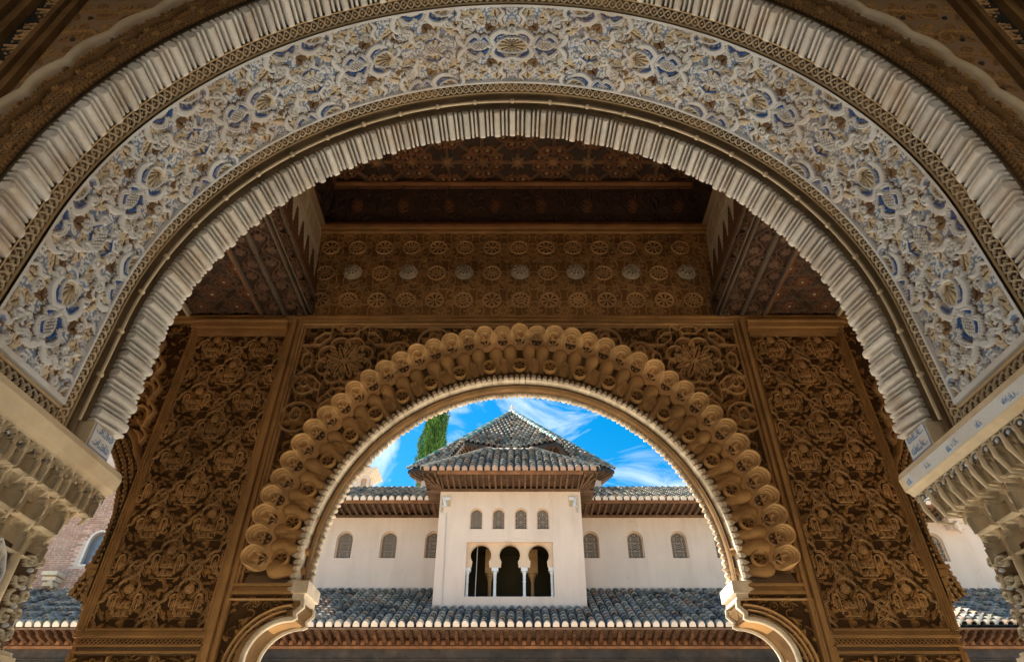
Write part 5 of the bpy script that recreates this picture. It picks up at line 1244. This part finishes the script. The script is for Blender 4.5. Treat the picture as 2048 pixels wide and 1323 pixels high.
rf = MB(); rf.add([(FX0, 20.40, 8.32), (FX1, 20.40, 8.32), (FX1, 24.4, 10.40), (FX0, 24.4, 10.40), (FX0, 28.4, 8.32), (FX1, 28.4, 8.32)], [(0, 1, 2, 3), (3, 2, 5, 4)]); 
rf.add([(FX0, 21.5, 8.2), (FX1, 21.5, 8.2), (FX1, 28, 8.2), (FX0, 28, 8.2)], [(0, 1, 2, 3)])
urf = rf.build('tiled_roof', M['greywood'], pal_)
rows = [FX0+.12+.24*k for k in range(int((FX1-FX0)/.24))]
ext_u = lambda u: None if TWX0-.2 < u < TWX1+.25 else (0, LU)
tile_field(urf, (0, 20.36, 8.345), (1, 0, 0), su, nu, rows, .24, .30, ext_u, 150, ends=-.03, end_budget=70)
pan_sheet('pan_tiles', urf, (.12, 20.34, 8.33), (1, 0, 0), su, nu, rows, .24, ext_u, M['tile'])
b = MB(); 
rt = []
for k in range(int((FX1-FX0)/.34)):
    x = FX0+.34*k
    rt.append(x)
    place('ridge_tile', TILES[k % 12], urf, frame((x, 24.4, 10.42), (0, 1, 0), (1, 0, 0), (0, 0, 1)) @ Matrix.Diagonal((1.25, 1.08, 1.1, 1)))
for x in (1.0, -4.2, 6.1):
    b = MB(); b.tube([(x, 24.35, 10.45), (x, 24.35, 10.85)], .012, 5); b.build('roof_rod', M['metal'], pal_)

# ================================================================== lookout tower
tw = thing('lookout_tower', 'square pink lookout tower with four small latticed windows over a three arched opening', 'tower', loc=(-.25, 20.5, GZ))
YT = 19.5; ZT0, ZT1 = 4.55, 8.33
sx0, sx1 = Xat(881, 978, YT), Xat(1158, 978, YT)
bx0, bx1 = Xat(864.5, 1217, YT), Xat(1177, 1217, YT)
z_of = lambda py, Y=YT: At(1024, py, Y)[2]
x_of = lambda px, py, Y=YT: At(px, py, Y)[0]
TX0, TX1 = (sx0+bx0)/2, (sx1+bx1)/2
ox0, ox1 = x_of(933, 1083), x_of(1106, 1083); oz0, oz1 = z_of(1192), z_of(1083)
ox0, ox1 = (x_of(933, 1083)+x_of(929, 1192))/2, (x_of(1106, 1083)+x_of(1109, 1192))/2
tw_w = x_of(965, 1040)-x_of(939.5, 1040); tz0, tz1 = z_of(1057), z_of(1015)
txs = [x_of(p, 1040) for p in (952.5, 997, 1042, 1086)]
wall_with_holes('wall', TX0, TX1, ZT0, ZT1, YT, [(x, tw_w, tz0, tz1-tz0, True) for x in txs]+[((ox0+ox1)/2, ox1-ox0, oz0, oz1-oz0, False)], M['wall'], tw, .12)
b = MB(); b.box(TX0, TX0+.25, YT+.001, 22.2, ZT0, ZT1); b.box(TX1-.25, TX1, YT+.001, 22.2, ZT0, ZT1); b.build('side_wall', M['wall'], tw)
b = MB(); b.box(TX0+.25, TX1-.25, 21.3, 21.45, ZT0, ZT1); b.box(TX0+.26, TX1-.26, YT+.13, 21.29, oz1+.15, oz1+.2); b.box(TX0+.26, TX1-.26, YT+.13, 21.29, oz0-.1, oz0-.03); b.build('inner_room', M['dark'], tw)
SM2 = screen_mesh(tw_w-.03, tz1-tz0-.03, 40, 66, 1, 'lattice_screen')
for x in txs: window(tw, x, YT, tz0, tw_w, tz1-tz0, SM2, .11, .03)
# recessed arcade of three horseshoe arches on slender columns
ya = YT+.10; W3 = (ox1-ox0)/3; hh3 = oz1-oz0
arc = MB(); V, Fc = [], []
capz = oz0+hh3*.535
for k in range(3):
    cx3 = ox0+W3*(k+.5); r3 = W3*.36; cz3 = capz+.36+.02
    a0_ = math.radians(215) ; pts = []
    for j in range(25):
        a = math.radians(-38)+math.radians(256)*j/24; pts.append((cx3+r3*math.cos(a), cz3+r3*math.sin(a)))
    left, right = ox0+W3*k, ox0+W3*(k+1)
    for (xa, za), (xb, zb) in zip(pts[:-1], pts[1:]):
        mid = (xa+xb)/2; 
        def outp(x, z):
            dx, dz = x-cx3, z-cz3
            if dz > abs(dx)*.35: return (x if abs(dx) < W3/2 else x, oz1)
            return (right if dx > 0 else left, z)
        oa, ob = outp(xa, za), outp(xb, zb)
        if (oa[1] == oz1) != (ob[1] == oz1):
            c_ = (right if mid > cx3 else left)
            n = len(V); V += [(xa, ya, za), (xb, ya, zb), (ob[0], ya, ob[1]), (c_, ya, oz1), (oa[0], ya, oa[1])]; Fc.append((n, n+1, n+2, n+3, n+4))
        else:
            n = len(V); V += [(xa, ya, za), (xb, ya, zb), (ob[0], ya, ob[1]), (oa[0], ya, oa[1])]; Fc.append((n, n+1, n+2, n+3))
        n = len(V); V += [(xa, ya, za), (xa, ya+.12, za), (xb, ya+.12, zb), (xb, ya, zb)]; Fc.append((n, n+1, n+2, n+3))
    for s2 in (-1, 1):
        e = pts[0] if s2 > 0 else pts[-1]; edge_ = right if s2 > 0 else left
        n = len(V); V += [(e[0], ya, e[1]), (edge_, ya, e[1]), (edge_, ya, capz), (e[0]+s2*.02, ya, capz)]; Fc.append((n, n+1, n+2, n+3))
    # toothed edge round each arch
    for j in range(19):
        a = math.radians(-20)+math.radians(220)*j/18
        tb = None
        if k == 0 and j == 0:
            q_ = MB(); q_.lathe([(.001, .03), (.018, .02), (.024, 0), (.018, -.02), (.001, -.03)], n=6); tooth = q_.mesh('arch_tooth', M['wallb'])
        place('arch_tooth', tooth, tw, frame((cx3+(r3+.012)*math.cos(a), ya-.004, cz3+(r3+.012)*math.sin(a)), (1, 0, 0), (0, 0, 1), (0, -1, 0)))
child_of(link('triple_arch', pymesh('triple_arch', V, Fc, M['wallb'])), tw)
cm_ = MB(); H_ = capz-oz0; cm_.lathe([(.062, 0), (.062, .05), (.045, .07), (.042, H_-.42), (.05, H_-.40), (.05, H_-.37), (.043, H_-.36), (.043, H_-.31), (.052, H_-.30), (.052, H_-.27), (.045, H_-.26), (.048, H_-.2), (.075, H_-.10), (.09, H_-.10)], n=12); cm_.box(-.10, .10, -.08, .08, H_-.10, H_)
colm = cm_.mesh('column', M['marble'], False)
for k in (0, 1, 2, 3): 
    xx_ = ox0+W3*k+(.05 if k == 0 else (-.05 if k == 3 else 0)); place('column', colm, tw, Matrix.Translation((xx_, ya+.06, oz0)))
for xq in (ox0+W3*.78, ox0+W3*2.30):    # second row of columns, brown, further in
    b = MB(); b.lathe([(.055, 0), (.055, H_-.15), (.10, H_+.02), (.12, H_+.02), (.12, H_+.10)], (xq, ya+1.0, oz0), 12); b.box(xq-.15, xq+.17, ya+.88, ya+1.12, capz+.11, oz1+.1); b.build('inner_column', M['stucco'], tw)
rod = thing('white_pole', 'thin white pole leaning in the left arch of the tower opening', 'pole', loc=(x_of(951, 1150), YT+.45, oz0))
b = MB(); b.tube([(x_of(948, 1192), YT+.45, oz0), (x_of(953.5, 1090), YT+.45, oz1+.05)], .012, 6); b.build('pole', M['marble'], rod)
b = MB(); b.lathe([(.16, 0), (.13, .03), (.03, .05), (.001, .06)], (x_of(950, 1192), YT+.3, oz0+.0), 14); b.build('weighted_base', M['marble'], rod)
# eave and hipped roof of the tower
ex0, ex1, ye, ze = -2.98, 2.51, 18.45, 8.40
eave(tw, TX0-.02, TX1+.02, YT, ye+.02, ZT1, 8.36, .195, w=.06)
def side_eave(sg):
    xw = TX0 if sg < 0 else TX1; xe = ex0 if sg < 0 else ex1; b = MB(); L = abs(xe-xw); w = .06; h = .10
    b.prism([(-w/2, 0), (w/2, 0), (w/2, h), (-w/2, h)], 0, L*.7); b.prism([(-w*.45, h*.3), (w*.45, h*.3), (w*.45, h), (-w*.45, h)], L*.7, L*.97); me = b.mesh('rafter', M['rafter'])
    for k in range(12):
        y = YT+.05+.21*k; ev = Vector((sg, 0, .03)).normalized(); place('rafter', me, tw, frame((xw, y, ZT1), (0, sg, 0), ev, Vector((0, sg, 0)).cross(ev)))
    for k in range(7):   # corner rafters fan out diagonally
        a = math.radians(90*(k+.5)/7); ev = Vector((sg*math.sin(a), -math.cos(a), .03)).normalized(); Lr = min(L/max(math.sin(a), .01), (YT-ye)/max(math.cos(a), .01))
        xx = Vector((-ev.y, ev.x, 0)).normalized()*(-1)
        place('rafter', me, tw, frame((xw-sg*.02, YT+.02, ZT1), xx, ev, xx.cross(ev)) @ Matrix.Diagonal((1, Lr*.97/(L*.97), 1, 1)))
    b = MB(); b.box(*sorted((xw, xe)), ye, 22.0, 8.475, 8.51); b.box(*sorted((xe-sg*.03, xe)), ye, 22.0, 8.40, 8.53); b.build('eave_board', M['rafter'], tw)
side_eave(-1); side_eave(1)
rz_ = 10.28; rxa, rxb, ry = -1.05, .60, 20.7
V = [(ex0, ye, 8.50), (ex1, ye, 8.50), (rxb, ry, rz_), (rxa, ry, rz_), (ex0, 23.0, 8.50), (ex1, 23.0, 8.50), (0, 23.0, rz_)]
b = MB(); b.add(V, [(0, 1, 2, 3), (0, 3, 4), (1, 5, 2), (3, 2, 5, 4), (0, 4, 5, 1)]); trf = b.build('tiled_roof', M['greywood'], tw)
slp = Vector((0, ry-ye, rz_-8.50)).normalized(); LT = math.hypot(ry-ye, rz_-8.50); nT = Vector((1, 0, 0)).cross(slp)
def ext_t(u):
    if u < rxa: f_ = (u-ex0)/(rxa-ex0)
    elif u > rxb: f_ = (ex1-u)/(ex1-rxb)
    else: f_ = 1
    return (0, LT*max(.06, f_)-.05)
rows = [ex0+.13+.238*k for k in range(int((ex1-ex0)/.238))]
tile_field(trf, (0, ye-.04, 8.525), (1, 0, 0), slp, nT, rows, .238, .285, ext_t, 190, ends=-.03, em_=M['tilered'])
pan_sheet('pan_tiles', trf, (.12, ye-.05, 8.515), (1, 0, 0), slp, nT, rows, .238, ext_t, M['tile'])
for sg in (-1, 1):
    a_ = Vector((ex0 if sg < 0 else ex1, ye, 8.53)); b_ = Vector((rxa if sg < 0 else rxb, ry, rz_+.03)); d_ = b_-a_; n_ = int(d_.length/.30); ev = d_.normalized(); xx = ev.cross(Vector((0, 0, 1))).normalized()
    for k in range(n_+1):
        place('hip_tile', TILES[(3, 9, 7, 6)[k % 4]], trf, frame(a_+ev*.30*k+Vector((0, 0, .03)), xx, ev, xx.cross(ev)) @ Matrix.Diagonal((1.15, 1, 1.1, 1)))
for k in range(6): place('ridge_tile', TILES[(3, 9, 7)[k % 3]], trf, frame((rxa+.30*k, ry, rz_+.03), (0, 1, 0), (1, 0, 0), (0, 0, -1) if False else (0, 0, 1)))
# carved corner brackets on the tower face
for sg in (-1, 1):
    xk = x_of(892, 1000) if sg < 0 else x_of(1147, 998); z0 = z_of(1024); hk = z_of(992)-z0
    cvb = Cv(.30, .46, .008, False, False, 'tan'); cvb.curve([(.28, .42), (.10, .36), (.14, .2), (.10, .05)], .05, .03, 'white', 'f'); cvb.curve([(.05, .42), (.12, .3), (.05, .15)], .02, .035, 'white'); cvb.path([(.02, 0), (.02, .44), (.28, .44)], .018, .03, 'cream', 'f')
    U, Vv, P = flat(0, .30, 38, 0, hk, 58, (xk, YT-.012, z0), (-sg, 0, 0), (0, 0, 1)); P = P.copy(); P[..., 0] += sg*.15
    H, Cc = cvb.tiled(U, Vv*.46/hk); grid('corner_bracket', P, const(P, (0, -1, 0)), H, Cc, M['white'], tw, keep=(U < .08) | (Vv > hk*.35))
b = MB(); b.tube([(x_of(893, 1024), YT-.02, z_of(1026)), (x_of(884, 1215), YT-.02, z_of(1215))], .008, 5); b.build('drain_wire', M['metal'], tw)

# ================================================================== star-plan lantern roof behind the tower
stw = thing('lantern_tower', 'star shaped tiled roof with green and white ridge tiles rising behind the lookout tower', 'tower', loc=(-.29, 28.7, GZ))
SC = Vector((-.29, 28.75, 0)); R1, R2, ZE, ZA = 5.1, 3.95, 12.38, 16.48
tips = []
for k in range(16):
    a = math.radians(22.5*k); r = R1 if k % 2 else R2; tips.append(Vector((SC.x+r*math.sin(a), SC.y-r*math.cos(a), ZE)))
apex = Vector((SC.x, SC.y, ZA))
b = MB(); b.add([apex]+tips, [(0, 1+k, 1+(k+1) % 16) for k in range(16)]); b.add([t-Vector((0, 0, .14)) for t in tips]+tips, [tuple((k, (k+1) % 16, (k+1) % 16+16, k+16)) for k in range(16)]); srf = b.build('tiled_roof', M['greywood'], stw)
dr = MB(); in_ = [SC+(t-SC)*.87 for t in tips]
dr.add([Vector((v.x, v.y, 9.0)) for v in in_]+[Vector((v.x, v.y, ZE-.32)) for v in in_], [(k, (k+1) % 16, (k+1) % 16+16, k+16) for k in range(16)]); dr.build('drum_wall', M['wall'], stw)
dr = MB(); dr.add([Vector((t.x, t.y, ZE-.12)) for t in tips]+[Vector((v.x, v.y, ZE-.30)) for v in in_], [(k, k+16, (k+1) % 16+16, (k+1) % 16) for k in range(16)]); dr.build('eave_board', M['rafter'], stw)
rb_ = MB(); rb_.prism([(-.035, 0), (.035, 0), (.035, .10), (-.035, .10)], 0, 1.0); rme = rb_.mesh('rafter', M['rafter'])
for k in range(16):
    if not (k in (12, 13, 14, 15, 0, 1, 2, 3)): continue
    for j in range(10):
        t = (j+.5)/10; o_ = tips[k].lerp(tips[(k+1) % 16], t); i_ = in_[k].lerp(in_[(k+1) % 16], t)
        p0 = Vector((i_.x, i_.y, ZE-.42)); p1 = Vector((o_.x, o_.y, ZE-.22)); ev = (p1-p0); L = ev.length*.97; ev.normalize(); xx = ev.cross(Vector((0, 0, 1))).normalized()
        place('rafter', rme, stw, frame(p0, xx, ev, xx.cross(ev)) @ Matrix.Diagonal((1, L, 1, 1)))
first = True; allV = None
for k in (14, 1, 15, 0, 13, 2, 12, 3, 4, 11):
    A_, B_ = tips[k], tips[(k+1) % 16]; eu = (B_-A_).normalized(); nr2 = (B_-A_).cross(apex-A_).normalized()
    if nr2.z < 0: nr2 = -nr2
    ev = nr2.cross(eu).normalized()
    if ev.z < 0: ev = -ev
    Le = (B_-A_).length; ua, va = (apex-A_).dot(eu), (apex-A_).dot(ev)
    # strips run down the facet; where the apex overhangs the edge they start from the hip or valley
    us = [.12+.24*j for j in range(int(max(Le, ua)/.24)+1)] if ua >= 0 else []
    lo = min(0, ua); hi = max(Le, ua); us = [lo+.12+.24*j for j in range(int((hi-lo)/.24))]
    def ex(u, Le=Le, ua=ua, va=va):
        c = []
        if ua != 0: 
            t = u/ua
            if 0 <= t <= 1: c.append(t*va)
        t = (u-Le)/(ua-Le) if ua != Le else -1
        if 0 <= t <= 1: c.append(t*va)
        if 0 <= u <= Le: c.append(0)
        if len(c) < 2: return None
        return (min(c), max(c)-.08) if max(c)-min(c) > .2 else None
    sgn_ = 1 if eu.cross(ev).dot(nr2) > 0 else -1
    nobj = 36 if k in (14, 15, 0, 1, 13, 2) else 0
    par = srf
    tile_field(par, A_+nr2*.02, eu*1., ev, nr2, us, .24, .30, ex, nobj)
def cmesh(c, nm): return pymesh(nm, TG[0], TG[1], M['tile'] if c is None else c, False)
MG = mat('green_glazed_tile', (.03, .22, .17), .3, .2, 6, .2, 20, (.3, .33, .3), .3, 4, spec=.6); MW = mat('white_glazed_tile', (.36, .37, .33), .7, .15, 6, .2, 20, (.25, .3, .28), .5, 5, spec=.5)
HG, HW = cmesh(MG, 'hip_tile'), cmesh(MW, 'hip_tile')
for k in range(1, 16, 2):
    if k in (7, 9): continue
    d_ = apex-tips[k]; n_ = int(d_.length/.30); ev = d_.normalized(); xx = ev.cross(Vector((0, 0, 1))).normalized()
    for j in range(n_): place('hip_tile', HG if (j//1) % 2 else HW, srf, frame(tips[k]+ev*.30*j+Vector((0, 0, .06)), xx, ev, xx.cross(ev)) @ Matrix.Diagonal((1.15, 1, 1.15, 1)))
b = MB(); b.lathe([(.30, -.12), (.22, .05), (.12, .14), (.05, .2), (.05, .28), (.10, .34), (.05, .42), (.02, .46), (.015, .6), (.001, .62)], apex, 10); b.build('finial', M['tileend'], stw)
for k in range(0, 16, 2):    # dark valley gutters
    d_ = apex-tips[k]; b = MB(); b.tube([tips[k]+Vector((0, 0, .03)), apex+Vector((0, 0, -.05))], .055, 6); b.build('valley_gutter', M['dark'], stw)

# ================================================================== brick range on the left, rendered house on the right
br = thing('brick_building', 'tall pale brick wall with a round headed window, seen past the left arch', 'building', loc=(-14, 21.7, GZ))
YL = 21.3
lz0, lz1 = At(172, 1130, YL)[2], At(190, 1060, YL)[2]; lx = (Xat(150, 1130, YL)+Xat(193, 1130, YL))/2; lw = Xat(196, 1130, YL)-Xat(152, 1130, YL)
lx += .1
BX0, BX1 = -21.5, -10.2
wall_with_holes('wall', BX0, BX1, 5.0, 11.5, YL, [(lx, lw, lz0, lz1-lz0, True)], M['brickm'], br, .35)
bk = MB(); bk.box(0, .27, -.018, .03, 0, .048); bkm = bk.mesh('brick', M['brick'])
bk2 = MB(); cnt = 0; rows_b = []
bw, bh = .285, .068
for j in range(int((10.0-5.6)/bh)):
    z = 5.62+j*bh
    for i in range(int((BX1-BX0)/bw)+1):
        x = BX0+(i-.5*(j % 2))*bw
        if x < BX0 or x+.27 > BX1: continue
        cx_b, cz_b = x+.13, z+.024
        dx = cx_b-lx; r_ = lw/2+.16
        if abs(dx) < r_ and lz0-.12 < cz_b < lz1-lw/2: continue
        if math.hypot(dx, cz_b-(lz1-lw/2)) < r_ and cz_b > lz1-lw/2-.01: continue
        rows_b.append((math.hypot(cx_b+13.2, (cz_b-7.2)*1.2), x, z))
rows_b.sort()
wall_o = [o for o in br.children if o.name.startswith('wall')][0]
for i, (_, x, z) in enumerate(rows_b):
    if i < 300: place('brick', bkm, wall_o, Matrix.Translation((x+rnd.uniform(-.008, .008), YL+rnd.uniform(-.006, .008), z)) @ Matrix.Diagonal((rnd.uniform(.85, 1.02), 1, rnd.uniform(.85, 1.05), 1)))
    else: bk2.box(x, x+.27*rnd.uniform(.8, 1), YL-.018+rnd.uniform(-.006, .008), YL+.01, z, z+.048)
o = bk2.build('brickwork', M['brick'], wall_o); o['kind'] = 'stuff'
for k in range(13):   # voussoirs
    a = PI*(k+.5)/13; q_ = MB(); q_.box(-.03, .03, -.02, .03, 0, .15)
    if k == 0: vm = q_.mesh('voussoir', M['brick'])
    place('voussoir', vm, wall_o, frame((lx+math.cos(a)*(lw/2+.01), YL, lz1-lw/2+math.sin(a)*(lw/2+.01)), (math.sin(a), 0, -math.cos(a)), (0, 1, 0), (math.cos(a), 0, math.sin(a))))
b = MB(); pts = [(lw/2, 0)]+[(lw/2*math.cos(PI*k/14), lz1-lz0-lw/2+lw/2*math.sin(PI*k/14)) for k in range(15)]+[(-lw/2, 0), (lw/2, 0)]
b.tube([(lx+x*.95, YL+.02, lz0+z*.98+.02) for x, z in pts], .04, 6); wdw = b.build('window', M['marble'], br)
gm = mat('window_glass', (.16, .20, .25), .12, .05, 2, 0, spec=.8)
b = MB(); b.box(lx-lw/2, lx+lw/2, YL+.22, YL+.24, lz0, lz1); b.build('glass', gm, wdw)
b = MB(); b.box(lx+.06, lx+.16, YL+.16, YL+.2, lz0, lz0+(lz1-lz0)*.62); b.build('curtain', M['tileend'], wdw)
rh = thing('rendered_house', 'pale rendered house with one leaning latticed window, seen past the right arch', 'building', loc=(14, 21.7, GZ))
YR = 21.3; rz0, rz1 = At(1880, 1122, YR)[2], At(1872, 1064, YR)[2]; rxw = (Xat(1866, 1122, YR)+Xat(1902, 1122, YR))/2; rw = Xat(1902, 1122, YR)-Xat(1865, 1122, YR)
RZT = At(1860, 1040, YR)[2]
wall_with_holes('wall', 10.0, 22, 5.0, RZT, YR, [(rxw, rw, rz0, rz1-rz0, True)], M['wall'], rh, .16)
SM3 = screen_mesh(rw-.03, rz1-rz0-.03, 40, 64, 0, 'lattice_screen'); window(rh, rxw, YR, rz0, rw, rz1-rz0, SM3)
RX1 = Xat(1903, 1035, YR)
eave(rh, 10.0, RX1+.2, YR, 20.3, RZT, RZT+.02, .26)
rf = MB(); rf.add([(10, 20.28, RZT+.12), (RX1+.3, 20.28, RZT+.12), (RX1+.3, 22.8, RZT+1.45), (10, 22.8, RZT+1.45)], [(0, 1, 2, 3)]); rrf = rf.build('tiled_roof', M['greywood'], rh)
sr = Vector((0, 2.52, 1.33)).normalized(); nr3 = Vector((1, 0, 0)).cross(sr); rws = [10.1+.24*k for k in range(int((RX1+.2-10)/.24))]
tile_field(rrf, (0, 20.24, RZT+.15), (1, 0, 0), sr, nr3, rws, .24, .29, lambda u: (0, 2.8), 60, ends=-.012)
pan_sheet('pan_tiles', rrf, (.12, 20.22, RZT+.14), (1, 0, 0), sr, nr3, rws, .24, lambda u: (0, 2.8), M['tile'])
b = MB(); b.box(10, RX1+.25, 22.8, 26, RZT-.2, RZT+3.0); b.build('back_wall', M['wallb'], rh)
kb = thing('corbel', 'small white carved corbel jutting from the right hand rendered house', 'corbel', loc=(RX1+.1, 21, 7.5))
b = MB(); kx, _, kz = At(1906, 1034, 21.0); 
for j in range(4): b.box(kx-.28+.03*j, kx+.30, 20.75+.10*j, YR-.001, kz+.12-.16*j, kz+.27-.16*j)
b.tube([(kx-.1, 20.9, kz-.2), (kx+.05, 21.0, kz-.42), (kx+.12, 21.1, kz-.5)], [.11, .09, .03], 8); b.build('scroll_block', M['tileend'], kb)
kb2 = thing('carved_corbel', 'small scrolled stone corbel low on the pale brick wall at left', 'corbel', loc=(-15, 21, 5.8))
b = MB(); kx, _, kz = At(100, 1155, 21.0)
for j in range(3): b.box(kx-.2, kx+.30-.06*j, 20.8+.12*j, YL-.001, kz+.05-.14*j, kz+.17-.14*j)
b.tube([(kx+.1, 20.9, kz-.1), (kx+.2, 21.0, kz-.3)], [.09, .03], 8); b.build('scroll_block', M['cream'], kb2)

# ================================================================== small belfry and the cypress
bf = thing('belfry', 'small white belfry with an arched bell opening and stepped cornice, far left of the roofs', 'belfry', loc=(-13, 42, GZ))
YBf = 42.; fx0, fx1 = Xat(706, 965, YBf), Xat(738, 965, YBf); fz0_, fz1_ = At(720, 985, YBf)[2]-2, At(720, 953, YBf)[2]
wall_with_holes('wall', fx0, fx1, fz0_, fz1_, YBf, [((fx0+fx1)/2+.18, .42, At(720, 980, YBf)[2], .95, True)], M['wall'], bf, .4)
b = MB(); b.box(fx0, fx1, YBf+.41, YBf+1.4, fz0_, fz1_); 
for k in range(5): b.box(fx0-.09*k, fx1+.13*k, YBf-.09*k, YBf+1.5+.1*k, fz1_+.12*k, fz1_+.12*k+.10)
b.build('stepped_cornice', M['tileend'], bf)
b = MB(); b.lathe([(1.0, 0), (.6, .35), (.001, .7)], ((fx0+fx1)/2, YBf+.7, fz1_+.6), 4); b.build('cap_roof', M['redwood'], bf)
cy = thing('cypress_tree', 'tall dense green cypress standing behind the left slope of the star roof', 'tree', loc=(0, 0, 0))
YC = 36.; cx_t = Xat(866, 900, YC); cy.location = (cx_t, YC, GZ)
zt = At(866, 800, YC)[2]+2.2; zb = 6.
b = MB(); b.tube([(cx_t, YC, GZ), (cx_t, YC, zb+4), (cx_t, YC, zt-1)], [.3, .22, .05], 8); b.build('trunk', M['bark'], cy)
nL = 26000; rs_ = np.random.RandomState(2)
h = rs_.rand(nL)**.9; ang_ = rs_.rand(nL)*2*PI
zz = zb+(zt-zb)*h
wid = (.60+.30*(1-h))*np.clip(np.sin(np.clip(h*.94+.06, 0, 1)*PI), 0, 1)**.35
lump = 1+.24*np.sin(ang_*3+zz*1.3)+.13*np.sin(ang_*5-zz*2.1)+.10*np.sin(ang_*9+zz*4)
rad = wid*lump*(.64+.50*rs_.rand(nL)**.7)
cen = np.stack([cx_t+rad*np.cos(ang_), YC+rad*np.sin(ang_), zz], -1)
up = np.stack([np.cos(ang_)*.55+rs_.normal(0, .25, nL), np.sin(ang_)*.55+rs_.normal(0, .25, nL), 1+0*zz], -1); up /= np.linalg.norm(up, axis=1)[:, None]
sd_ = np.cross(up, rs_.normal(0, 1, (nL, 3))); sd_ /= np.linalg.norm(sd_, axis=1)[:, None]
Lf = .26*(.6+.6*rs_.rand(nL))[:, None]; wf = .038*(.7+.6*rs_.rand(nL))[:, None]
V = np.stack([cen-sd_*wf, cen+sd_*wf, cen+up*Lf], 1).reshape(-1, 3); Fq = np.arange(nL*3).reshape(-1, 3)
gcol = np.array([(.09, .20, .035), (.14, .28, .05), (.20, .35, .07), (.06, .13, .03)])[rs_.randint(0, 4, nL)].repeat(3, 0)
child_of(link('crown', pymesh('crown', V, Fq, M['leafm'], False, gcol)), cy)
b = MB(); prof = [(.01, zb-.2)]+[((.60+.30*(1-t))*.70*max(0, math.sin(min(1, t*.94+.06)*PI))**.35, zb+(zt-zb)*t) for t in np.linspace(.02, .98, 24)]
b.lathe(prof, (cx_t, YC, 0), 16, (.02, .045, .015)); o = b.build('inner_foliage', M['leafm'], cy)

# unseen side walls, added to block open sky and return warm bounce
for sg, word in ((-1, 'left'), (1, 'right')):
    ew = thing('light_shaping_wall', 'unseen plaster wall added beyond the %s edge of view to shape the light' % word, 'wall', 'added walls that shape the light', loc=(sg*6.6, 1, GZ))
    b = MB(); b.box(*sorted((sg*6.55, sg*6.9)), -3.5, 4.75, GZ, 6.3); b.build('wall_core', M['cream'], ew)

bw_ = thing('sky_block_wall', 'unseen plaster wall added behind the viewpoint to cut sky light, open below', 'wall', loc=(0, -3.6, GZ))  # added out of view to cut sky fill, ground bounce enters below
b = MB(); b.box(-6.9, 6.9, -3.8, -3.5, 1.0, 6.3); b.box(-6.9, -4.5, -3.8, -3.5, GZ, 1.0); b.box(4.5, 6.9, -3.8, -3.5, GZ, 1.0); b.build('wall_core', M['cream'], bw_)
